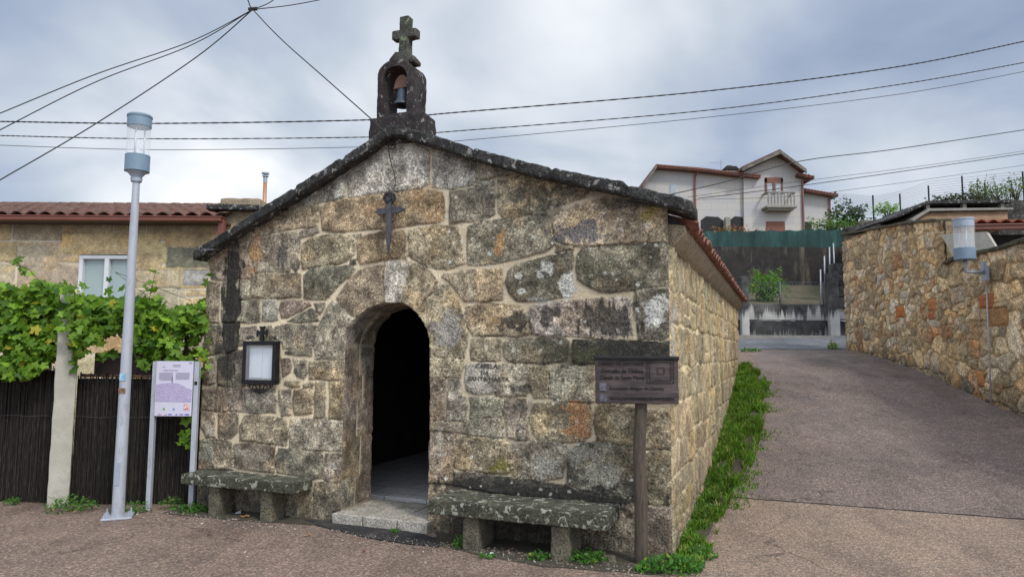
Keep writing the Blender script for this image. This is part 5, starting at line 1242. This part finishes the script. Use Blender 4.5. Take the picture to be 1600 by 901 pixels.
# windows etc
def rect(a_,b2,c2,d2): x0_,z1_=hp2(a_,b2);x1_,z0_=hp2(c2,d2);return (x0_+x1_)/2,(z0_+z1_)/2,x1_-x0_,z1_-z0_
mShut=M('brown_shutter',(.2,.075,.04),(.17,.06,.035),20,.6,60,0,scale=(.1,1,3));mPane=M('pale_window_glass',(.3,.36,.42),(.45,.5,.55),2,.1,60,0)
def win(a_,b2,c2,d2,y,shut=.25,leaf=2):
    x,z,w_,h_=rect(a_,b2,c2,d2);e=empty('window',(x,y,z));e.parent=wh;m=MB()
    m.box((0,0,h_/2-h_*shut/2),(w_,.1,h_*shut+.08)).box((-w_/2+.06,0,0),(.12,.1,h_)).box((w_/2-.06,0,0),(.12,.1,h_))
    if leaf==2:m.box((0,-.01,0),(.18,.09,h_))
    m.build('frame',mShut,e);MB().box((0,.02,-.05),(w_-.1,.04,h_-.1)).build('pane',mPane,e);return e
win(1193,280,1221,304.5,-.28);
x,z,w_,h_=rect(1195,347,1224,362);MB().box((x,-.28,z-.3),(w_,.06,h_+.6)).build('shutter',mShut,wh)
x,z,w_,h_=rect(1047,288,1055,304);MB().box((x,-.03,z),(w_,.05,h_)).build('window',mPane,wh)
# balcony
bal=empty('balcony',(hp2(1211,315)[0],-.25,0));bal.parent=wh
x,z,w_,h_=rect(1188,305,1233,331);zf=hp2(1211,327)[1];ztp=hp2(1211,306)[1]
MB().box((0,-.45,zf-.05),(w_+.1,1.0,.16)).box((0,-.4,zf-.2),(w_-.2,.8,.14)).build('floor_slab',mConc,bal,bevel=.03)
MB().box((0,-.88,ztp),(w_,.14,.1)).box((-w_/2+.05,-.45,ztp),(.12,.85,.1)).box((w_/2-.05,-.45,ztp),(.12,.85,.1)).build('handrail',mConc,bal,bevel=.01)
mbb=None
for i in range(9):
    xx_=-w_/2+.1+(w_-.2)*i/8;MB().lathe((xx_,-.88,zf),[(.05,0),(.035,.15),(.06,.35),(.035,.6),(.05,ztp-zf-.04)],8).build('baluster',mConc,bal,smooth=True)
# porch arches
for (a_,c2) in ((1095,1130),(1140,1167)):
    pts=[hp2(a_,375),hp2(c2,375),hp2(c2,345),hp2(c2-8,339),hp2(a_+8,338),hp2(a_,344)];MB().prism(pts,-.04,.02).build('arch_shade_panel',mDark,wh)  # flat dark panels on the wall, painted shade of the open arches
x,z,w_,h_=rect(1258,344,1274,362);MB().box((x,.57,z-.2),(w_,.06,h_+.4)).build('arch_shade_panel',mDark,wh)
x,z,w_,h_=rect(1130,341,1140,378);MB().box((x,-.25,z),(w_*.8,.3,h_)).build('porch_column',mConc,wh)
mDP=M('red_downpipe',(.25,.1,.08),None,8,.5,60,0)
for px,a_,b2,y in ((1086.5,275,362,-.1),(1253,284,362,-.35),(1303,306,362,.5)):
    x_,z0_=hp2(px,b2);_,z1_=hp2(px,a_);MB().tube([(x_,y,z0_-1),(x_,y,z1_),(x_+.25,y-.5,z1_+.3)],.07,8).build('downpipe',mDP,wh)
x,z,w_,h_=rect(1141,257,1164,270);MB().box((x,2,z-.3),(w_,.9,h_+.6)).build('chimney',mCl,wh)
x,z,w_,h_=rect(1139,252,1166,256);MB().prism([(x-w_/2,z-.1),(x+w_/2,z-.1),(x+w_*.3,z+.13),(x-w_*.3,z+.13)],1.4,2.6).box((x+.0,2,z+.25),(.35,.35,.08)).tube([(x,2,z),(x,2,z+.3)],.05,6).build('chimney_cap',mDark,wh)
an=empty('antenna',(hp2(1139,270)[0],1.8,0));an.parent=wh;m=MB()
za1=hp2(1139,238)[1];za0=hp2(1139,272)[1];m.tube([(0,0,za0-.6),(0,0,za1)],.03,6)
for z_,l_ in ((za1-.25,.8),(za1-.9,.55)):
    m.tube([(-l_,0,z_),(.2,0,z_+.05)],.02,5)
    for k_ in range(6):m.tube([(-l_+k_*l_*.22,-.2,z_-.16),(-l_+k_*l_*.22,.2,z_+.16)],.012,4)
m.build('aerial',mGalv,an)
# ---------------------------------------------------------------- cables
def cable(pts,r,lab,grp,twist=False,sag=0.):
    P=[atY(x,y,Y) for x,y,Y in pts];m=MB();out=[]
    # Catmull interpolation
    k=len(P)
    for i in range(k-1):
        p0=P[max(i-1,0)];p1=P[i];p2=P[i+1];p3=P[min(i+2,k-1)]
        for j in range(24):
            t=j/24;out.append(.5*((2*p1)+(p2-p0)*t+(2*p0-5*p1+4*p2-p3)*t*t+(3*p1-p0-3*p2+p3)*t**3))
    out.append(P[-1])
    if sag:
        n_=len(out)
        for i in range(n_):t=i/(n_-1);out[i]=out[i]-Vector((0,0,sag*4*t*(1-t)))
    if twist:
        fine=[]
        for i in range(len(out)-1):
            for j in range(5):fine.append(out[i].lerp(out[i+1],j/5))
        for s_ in (0,math.pi):
            m.tube([p+Vector((0,math.cos(i*.6+s_),math.sin(i*.6+s_)))*r*.55 for i,p in enumerate(fine)],r,5)
    else: m.tube(out,r,5)
    return tag(m.build('overhead_cable',mCable),lab,'cable',grp)
G='overhead cables strung behind the belfry';G2='cables fanning from the junction at the top left'
cable([(-60,190,10.5),(0,190,10.5),(250,193,10.6),(590,187,10.8),(700,177,10.9),(1100,143,11.2),(1400,105,11.5),(1600,65,11.8),(1680,48,12)],.008,'thickest twisted cable, topmost of those crossing behind the belfry',G,True)
cable([(-60,211,10.9),(0,212,10.9),(250,217,11),(590,214,11.2),(700,206,11.3),(1100,173,11.6),(1400,133,11.9),(1600,98,12.2),(1680,82,12.3)],.0065,'second cable behind the belfry, just below the thickest twisted one',G,True)
cable([(-60,225,11.1),(0,227,11.1),(250,234,11.2),(590,229,11.4),(730,219,11.4),(1100,184,11.8),(1400,148,12.1),(1600,112,12.4),(1680,94,12.6)],.0055,'thin cable lowest of those crossing behind the belfry',G)
hub=(395,15,8.0)
cable([hub,(300,64,7.7),(150,116,7.3),(0,177,7.0),(-60,200,6.9)],.006,'uppermost cable fanning down left from the junction',G2)
cable([hub,(300,70,7.8),(150,128,7.4),(0,203,7.1),(-60,234,7)],.006,'middle cable fanning down left from the junction',G2)
cable([hub,(310,87,7.9),(150,193,7.5),(0,281,7.2),(-60,315,7.1)],.007,'lowest cable fanning down left, crossing behind the street lamp',G2)
cable([(500,0,8.4),(450,9,8.2),hub],.006,'short cable leaving the junction towards the top edge of the photo',G2)
cable([(440,-10,8.2),(420,5,8.1),hub],.006,'shortest cable slanting from the junction to the top edge',G2)
cable([(380,-15,7.6),(388,2,7.8),hub,(440,62,7.4),(510,124,6.9),(580,186,6.45),(597,203,6.35)],.0065,'cable running from the junction down to the chapel gable',G2)
jb=MB();q_=atY(*hub);jb.tube([q_-Vector((.05,0,0)),q_+Vector((.05,0,.01))],.022,8);tag(jb.build('cable_junction',mCable),'small dark cable junction where the wires meet at the top left','cable junction')
G3='wires in front of the far house'
for pts,r_,lab in (([(1010,312,26),(1130,285,26),(1250,252,27),(1400,233,28),(1600,203,29),(1680,190,29)],.018,'highest wire crossing in front of the far house gable'),
  ([(1090,310,26),(1200,297,26),(1310,282,27),(1450,262,28),(1600,240,29),(1680,228,29)],.015,'lower dark wire past the far house balcony'),
  ([(1075,308,30),(1200,290,30),(1310,276,31),(1450,258,32),(1600,236,33),(1680,222,33)],.010,'faint thin wire between the other two by the far house'),
  ([(1085,312,26),(1240,307,26),(1330,296,27),(1450,280,28),(1600,258,29),(1680,246,29)],.008,'lowest faint wire right of the far house')):
    cable(pts,r_,lab,G3)
# ---------------------------------------------------------------- grass verge, weeds, litter
def blades(P,hgt,colr,name,parent=None,kind=None,wid=.006,lean=.5):
    n=len(P);a=rng.uniform(0,2*np.pi,n);d=np.stack([np.cos(a),np.sin(a),np.zeros(n)],-1);s=np.stack([-np.sin(a),np.cos(a),np.zeros(n)],-1)
    ln=rng.uniform(.1,1,n)[:,None]*lean*hgt[:,None];w=(wid*rng.uniform(.6,1.3,n))[:,None];up=np.array([0,0,1.])
    b0=P-s*w;b1=P+s*w;m0=P+d*ln*.35+up*hgt[:,None]*.6-s*w*.8;m1=m0+s*w*1.6;t=P+d*ln+up*hgt[:,None]*(.95-.15*lean)
    v=np.stack([b0,b1,m1,m0,t],1).reshape(-1,3);base=(np.arange(n)*5)[:,None]
    f=np.concatenate([np.array([[0,1,2]])+base,np.array([[0,2,3]])+base,np.array([[3,2,4]])+base])
    c=np.repeat(np.concatenate([colr,np.ones((n,1))],1),5,0).reshape(n,5,4)
    return npmesh(name,v,f,mLeaf,c.reshape(-1,4),parent,smooth=False)
n=34000;v_=rng.uniform(-.35,9.4,n);q=rng.random(n)**1.1*1.12
uo=edgeU(v_)*q;dens=fbm(v_*4,uo*10,12);k_=(dens>np.interp(v_,[0,1.8,3.2,9],[.40,.40,.38,.36])+.16*sstep(.6,1.1,q))&(rng.random(n)<1.15-.35*(v_<2));v_,uo=v_[k_],uo[k_];n=len(v_)
# stray grass creeping onto the lane
ns=2600;vs2=rng.uniform(1.6,8.2,ns);tuft=fbm(vs2*3.2,vs2*0,44);us2=edgeU(vs2)+np.abs(rng.normal(0,.12,ns))*(tuft>.48)-.02
Uw=np.concatenate([uo,us2])+W+.02;Vw=np.concatenate([v_,vs2]);X=LC[0]+Uw*U[0]+Vw*V[0];Y=LC[1]+Uw*U[1]+Vw*V[1];P=np.stack([X,Y,gz(X,Y)+.005],-1)
hg=np.concatenate([rng.uniform(.03,.15,n)*np.interp(v_,[0,1,3,9],[.6,.7,1.1,1.2])*(.4+1.2*fbm(v_*5,uo*9,71)),rng.uniform(.02,.06,ns)])
cg=greens(len(P),(.035,.09,.010),(.16,.30,.03),.08,(.34,.28,.11))
ct_=fbm(Vw*1.7,Uw*6,72);cg=cg*(.65+.95*ct_)[:,None]
o=blades(P,hg,cg,'grass_verge',lean=1.0);tag(o,'strip of long green grass along the chapel side wall','grass',kind='stuff')
def weed(x,y,r,h,n,lab,group='weeds at the wall foot',shape='oval',a=(.03,.10,.012),b=(.09,.24,.03),size=.035,cat='weed'):
    z=float(gz(np.array(x),np.array(y)));e=empty('weed_clump',Vector((x,y,z)),0,lab,cat,group)
    a_=rng.uniform(0,2*np.pi,n);rr=r*np.sqrt(rng.random(n));P=np.stack([rr*np.cos(a_),rr*np.sin(a_)*.7,rng.random(n)*h*(1-.5*rr/r)+.01],-1)
    leafmesh('leaves',P,rng.normal(size=P.shape)*.5+np.array([0,-.4,.8]),rng.uniform(.6,1.4,n)*size,greens(n,a,b,.015),e,shape='oval')
    m=MB()
    for i in range(8):
        an=rng.uniform(0,6.28);q=rng.uniform(.2,.9)*r;m.tube([(0,0,-.01),(q*.5*math.cos(an),q*.5*math.sin(an)*.7,h*.5),(q*math.cos(an),q*math.sin(an)*.7,h*.9)],.0025,4)
    m.build('stem',M('weed_stem',(.07,.13,.03)) if 'weed_stem' not in bpy.data.materials else bpy.data.materials['weed_stem'],e);return e
def gxy(px,py): p=gpt(px,py);return p[0],p[1]
for px,py,r_,h_,n_,lab in ((112,798,.26,.16,260,'wide weed clump at the foot of the cream pillar'),(100,782,.10,.32,70,'tall thin weed standing against the cream pillar'),(20,788,.1,.07,60,'tiny weed at the far left edge by the fence'),(212,800,.16,.12,110,'grassy weed clump just right of the street lamp base'),
   (270,795,.14,.14,80,'weeds between the posts of the information panel'),(300,800,.13,.1,110,'weed clump at the right post of the information panel'),(340,800,.12,.05,60,'low weed by the left bench first leg'),
   (724,856,.09,.12,80,'upright weed beside the right bench left leg'),(706,830,.08,.32,130,'trailing dark weed hanging at the door jamb under the right bench'),(760,872,.07,.04,40,'small weed between the right bench legs'),(842,874,.09,.07,80,'low weed left of the right bench second leg'),(918,878,.16,.10,180,'dark weed clump right of the right bench'),
   (617,832,.05,.03,30,'tiny weed below the door step'),(1050,892,.24,.12,480,'bright green weed mat at the chapel corner'),(1098,872,.12,.10,150,'weed clump at the near end of the grass verge'),(1012,893,.1,.05,120,'low weed in front of the signpost')):
    x_,y_=gxy(px,min(py,900));weed(x_,y_,r_,h_,n_,lab)
x_,y_=gxy(1320,532) if False else (atY(1305,520,19.5).x,19.5)
weed(atY(1301,541,17.).x,17.,.12,.25,60,'small yellow-green weed on the grey street edge',a=(.12,.2,.02),b=(.3,.4,.04),size=.09);weed(atY(1172,543,17.).x,17.,.25,.07,60,'flat green weed tuft at the lane top left',size=.09)
def ground_at(px,py): p=gpt(px,py);return Vector(p)
gn=2600;gu=np.concatenate([rng.uniform(-.3,5.2,1300),W+.25+np.abs(rng.normal(0,.25,500)),rng.uniform(-2,9,800)]);gv=np.concatenate([-.3-np.abs(rng.normal(0,.18,1300)),rng.uniform(-.4,8,500),-rng.uniform(.3,2.4,800)])
X=LC[0]+gu*U[0]+gv*V[0];Y=LC[1]+gu*U[1]+gv*V[1];P=np.stack([X,Y,gz(X,Y)+.006],-1);S=rng.uniform(.003,.009,gn)*np.where(rng.random(gn)<.05,1.8,1)
ov=np.array([(1,0,0),(0,1,0),(-1,0,0),(0,-1,0),(0,0,.8),(.7,.6,.3)]);vs=P[:,None]+S[:,None,None]*(ov[None]+rng.normal(0,.2,(gn,6,3)));fg=np.array([(0,5,4),(5,1,4),(1,2,4),(2,3,4),(3,0,4)])
cg2=np.repeat(np.concatenate([np.array([.24,.2,.17])*rng.uniform(.4,1.7,(gn,1)),np.ones((gn,1))],1),6,0)
o=npmesh('loose_grit',vs.reshape(-1,3),(np.arange(gn)*6)[:,None,None]+fg[None],mHouse,cg2,smooth=False) if False else npmesh('loose_grit',vs.reshape(-1,3),((np.arange(gn)*6)[:,None,None]+fg[None]).reshape(-1,3),mHouse,cg2,smooth=False)
tag(o,'loose grit scattered on the asphalt by the chapel','grit',kind='stuff')
mLf=M('dead_leaf_orange',(.42,.2,.06),(.3,.13,.05),20,.8);mLf2=M('dead_leaf_brown',(.2,.09,.06),(.12,.06,.04),20,.8);mPp=M('paper_scrap_white',(.65,.67,.7),None,20,.8)
for px,py,mm_,s_,lab in ((383,809,mLf,.045,'orange dead leaf under the left bench'),(482,838,mLf,.022,'small tan leaf on the asphalt before the step'),(568,864,mLf2,.018,'tiny reddish leaf on the open asphalt'),(1081,826,mLf,.03,'brown dead leaf in the grass near the corner'),(800,861,mLf2,.03,'reddish leaf below the right bench')):
    p=ground_at(px,py)+Vector((0,0,.014 if mm_ is mPp else .01));m=MB();k_=9
    m.add([(0,0,.004)]+[(s_*math.cos(i*.7)*(.7+.4*(i%2)),s_*.7*math.sin(i*.7)*(.7+.4*(i%2)),.004+.008*(i%3)) for i in range(k_)],[(0,1+i,1+(i+1)%k_) for i in range(k_)]);o=m.build('fallen_leaf',mm_);o.location=p;so_=o.modifiers.new('s','SOLIDIFY');so_.thickness=.0015;tag(o,lab,'leaf','fallen leaves on the ground')
for px,py,s_,lab in ((372,803,.03,'white paper scrap near the left bench first leg'),(489,809,.035,'white paper scrap right of the left bench'),(766,869,.04,'crumpled white wrapper between the right bench legs')):
    p=ground_at(px,py)+Vector((0,0,.012));m=MB();m.box((0,0,.004),(s_*1.6,s_,.006),.3,.1).box((.01,.005,.012),(s_,s_*.6,.005),.9,.4);o=m.build('paper_scrap',mPp,bevel=.001);o.location=p;tag(o,lab,'litter','paper scraps on the ground')
rk=rough('loose_stone',MB().box((0,0,.02),(.12,.07,.06)),mLeg,None,.02,.015,14,.015);rk.location=ground_at(951,877);tag(rk,'loose grey stone on the soil left of the signpost','stone')
# ---------------------------------------------------------------- sun, sky
SA=R(143);SEl=R(47)   # azimuth measured from +Y clockwise
sd=Vector((math.sin(SA)*math.cos(SEl),math.cos(SA)*math.cos(SEl),math.sin(SEl)))
ld=bpy.data.lights.new('sun','SUN');ld.energy=1.5;ld.angle=R(10);ld.color=(1,.95,.87);lo=bpy.data.objects.new('sun',ld);col.objects.link(lo);lo.rotation_euler=sd.to_track_quat('Z','Y').to_euler()
wd=bpy.data.worlds.new('World');sc.world=wd;wd.use_nodes=True;N=wd.node_tree.nodes;L=wd.node_tree.links;bg=N['Background']
sky=N.new('ShaderNodeTexSky');sky.sky_type='NISHITA';sky.sun_disc=False;sky.sun_elevation=SEl;sky.sun_rotation=SA;sky.air_density=1;L.new(sky.outputs[0],bg.inputs[0]);bg.inputs[1].default_value=.08
tc=N.new('ShaderNodeTexCoord');sp=N.new('ShaderNodeSeparateXYZ');L.new(tc.outputs['Generated'],sp.inputs[0])
def math_(op,a,b=None,c=None):
    n_=N.new('ShaderNodeMath');n_.operation=op
    for i,x in enumerate((a,b,c)):
        if x is None:continue
        if isinstance(x,bpy.types.NodeSocket):L.new(x,n_.inputs[i])
        else:n_.inputs[i].default_value=x
    return n_.outputs[0]
zz_=math_('ADD',math_('MAXIMUM',sp.outputs[2],0.),.28)
cv=N.new('ShaderNodeCombineXYZ');L.new(math_('DIVIDE',sp.outputs[0],zz_),cv.inputs[0]);L.new(math_('DIVIDE',sp.outputs[1],zz_),cv.inputs[1])
n1=N.new('ShaderNodeTexNoise');n1.inputs['Scale'].default_value=1.35;n1.inputs['Detail'].default_value=7;n1.inputs['Roughness'].default_value=.47;n1.inputs['Distortion'].default_value=.35;L.new(cv.outputs[0],n1.inputs['Vector'])
def blob(px,py,width,amt):
    d=Vector(ray(px,py)).normalized();vm=N.new('ShaderNodeVectorMath');vm.operation='DOT_PRODUCT';L.new(tc.outputs['Generated'],vm.inputs[0]);vm.inputs[1].default_value=d
    mr=N.new('ShaderNodeMapRange');mr.interpolation_type='SMOOTHSTEP';mr.inputs[1].default_value=math.cos(R(width));mr.inputs[2].default_value=1;mr.inputs[3].default_value=0;mr.inputs[4].default_value=amt;L.new(vm.outputs['Value'],mr.inputs[0]);return mr.outputs[0]
fac_=n1.outputs['Fac']
fac_=math_('MULTIPLY_ADD',fac_,1.55,-.22)
for b_ in (blob(960,95,12,.13),blob(250,300,16,.10),blob(1450,230,18,-.13),blob(1180,170,10,-.06),blob(-50,310,8,-.14),blob(640,30,10,-.04),blob(1350,60,12,.08)):fac_=math_('ADD',fac_,b_)
cr=N.new('ShaderNodeValToRGB');L.new(fac_,cr.inputs[0]);e=cr.color_ramp.elements
for i,(p,c) in enumerate(((.16,(.21,.27,.39)),(.38,(.34,.40,.51)),(.54,(.48,.53,.60)),(.72,(.69,.72,.76)),(.92,(.95,.95,.94)))):
    if i>=len(e):e.new(.5)
for i,(p,c) in enumerate(((.16,(.21,.27,.39)),(.38,(.34,.40,.51)),(.54,(.48,.53,.60)),(.72,(.69,.72,.76)),(.92,(.95,.95,.94)))):
    e[i].position=p;e[i].color=(*c,1)
# overcast boosted overhead and sunward behind the viewer, unseen, to light facade and ground
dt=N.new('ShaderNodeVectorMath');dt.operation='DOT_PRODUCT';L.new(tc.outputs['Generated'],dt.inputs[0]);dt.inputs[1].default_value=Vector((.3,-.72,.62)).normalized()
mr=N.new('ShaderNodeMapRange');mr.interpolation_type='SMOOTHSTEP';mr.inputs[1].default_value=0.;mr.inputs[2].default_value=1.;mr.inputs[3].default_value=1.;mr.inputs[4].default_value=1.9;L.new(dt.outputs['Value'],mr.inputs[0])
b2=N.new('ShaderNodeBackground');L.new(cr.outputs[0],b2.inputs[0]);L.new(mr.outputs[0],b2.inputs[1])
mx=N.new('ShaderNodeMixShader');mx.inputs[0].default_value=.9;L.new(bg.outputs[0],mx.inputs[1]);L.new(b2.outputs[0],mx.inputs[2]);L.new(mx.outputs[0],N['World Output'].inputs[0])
sc.view_settings.view_transform='Standard';sc.view_settings.look='None';sc.view_settings.gamma=1;sc.view_settings.exposure=.40
sc.cycles.max_bounces=6;sc.cycles.transparent_max_bounces=12
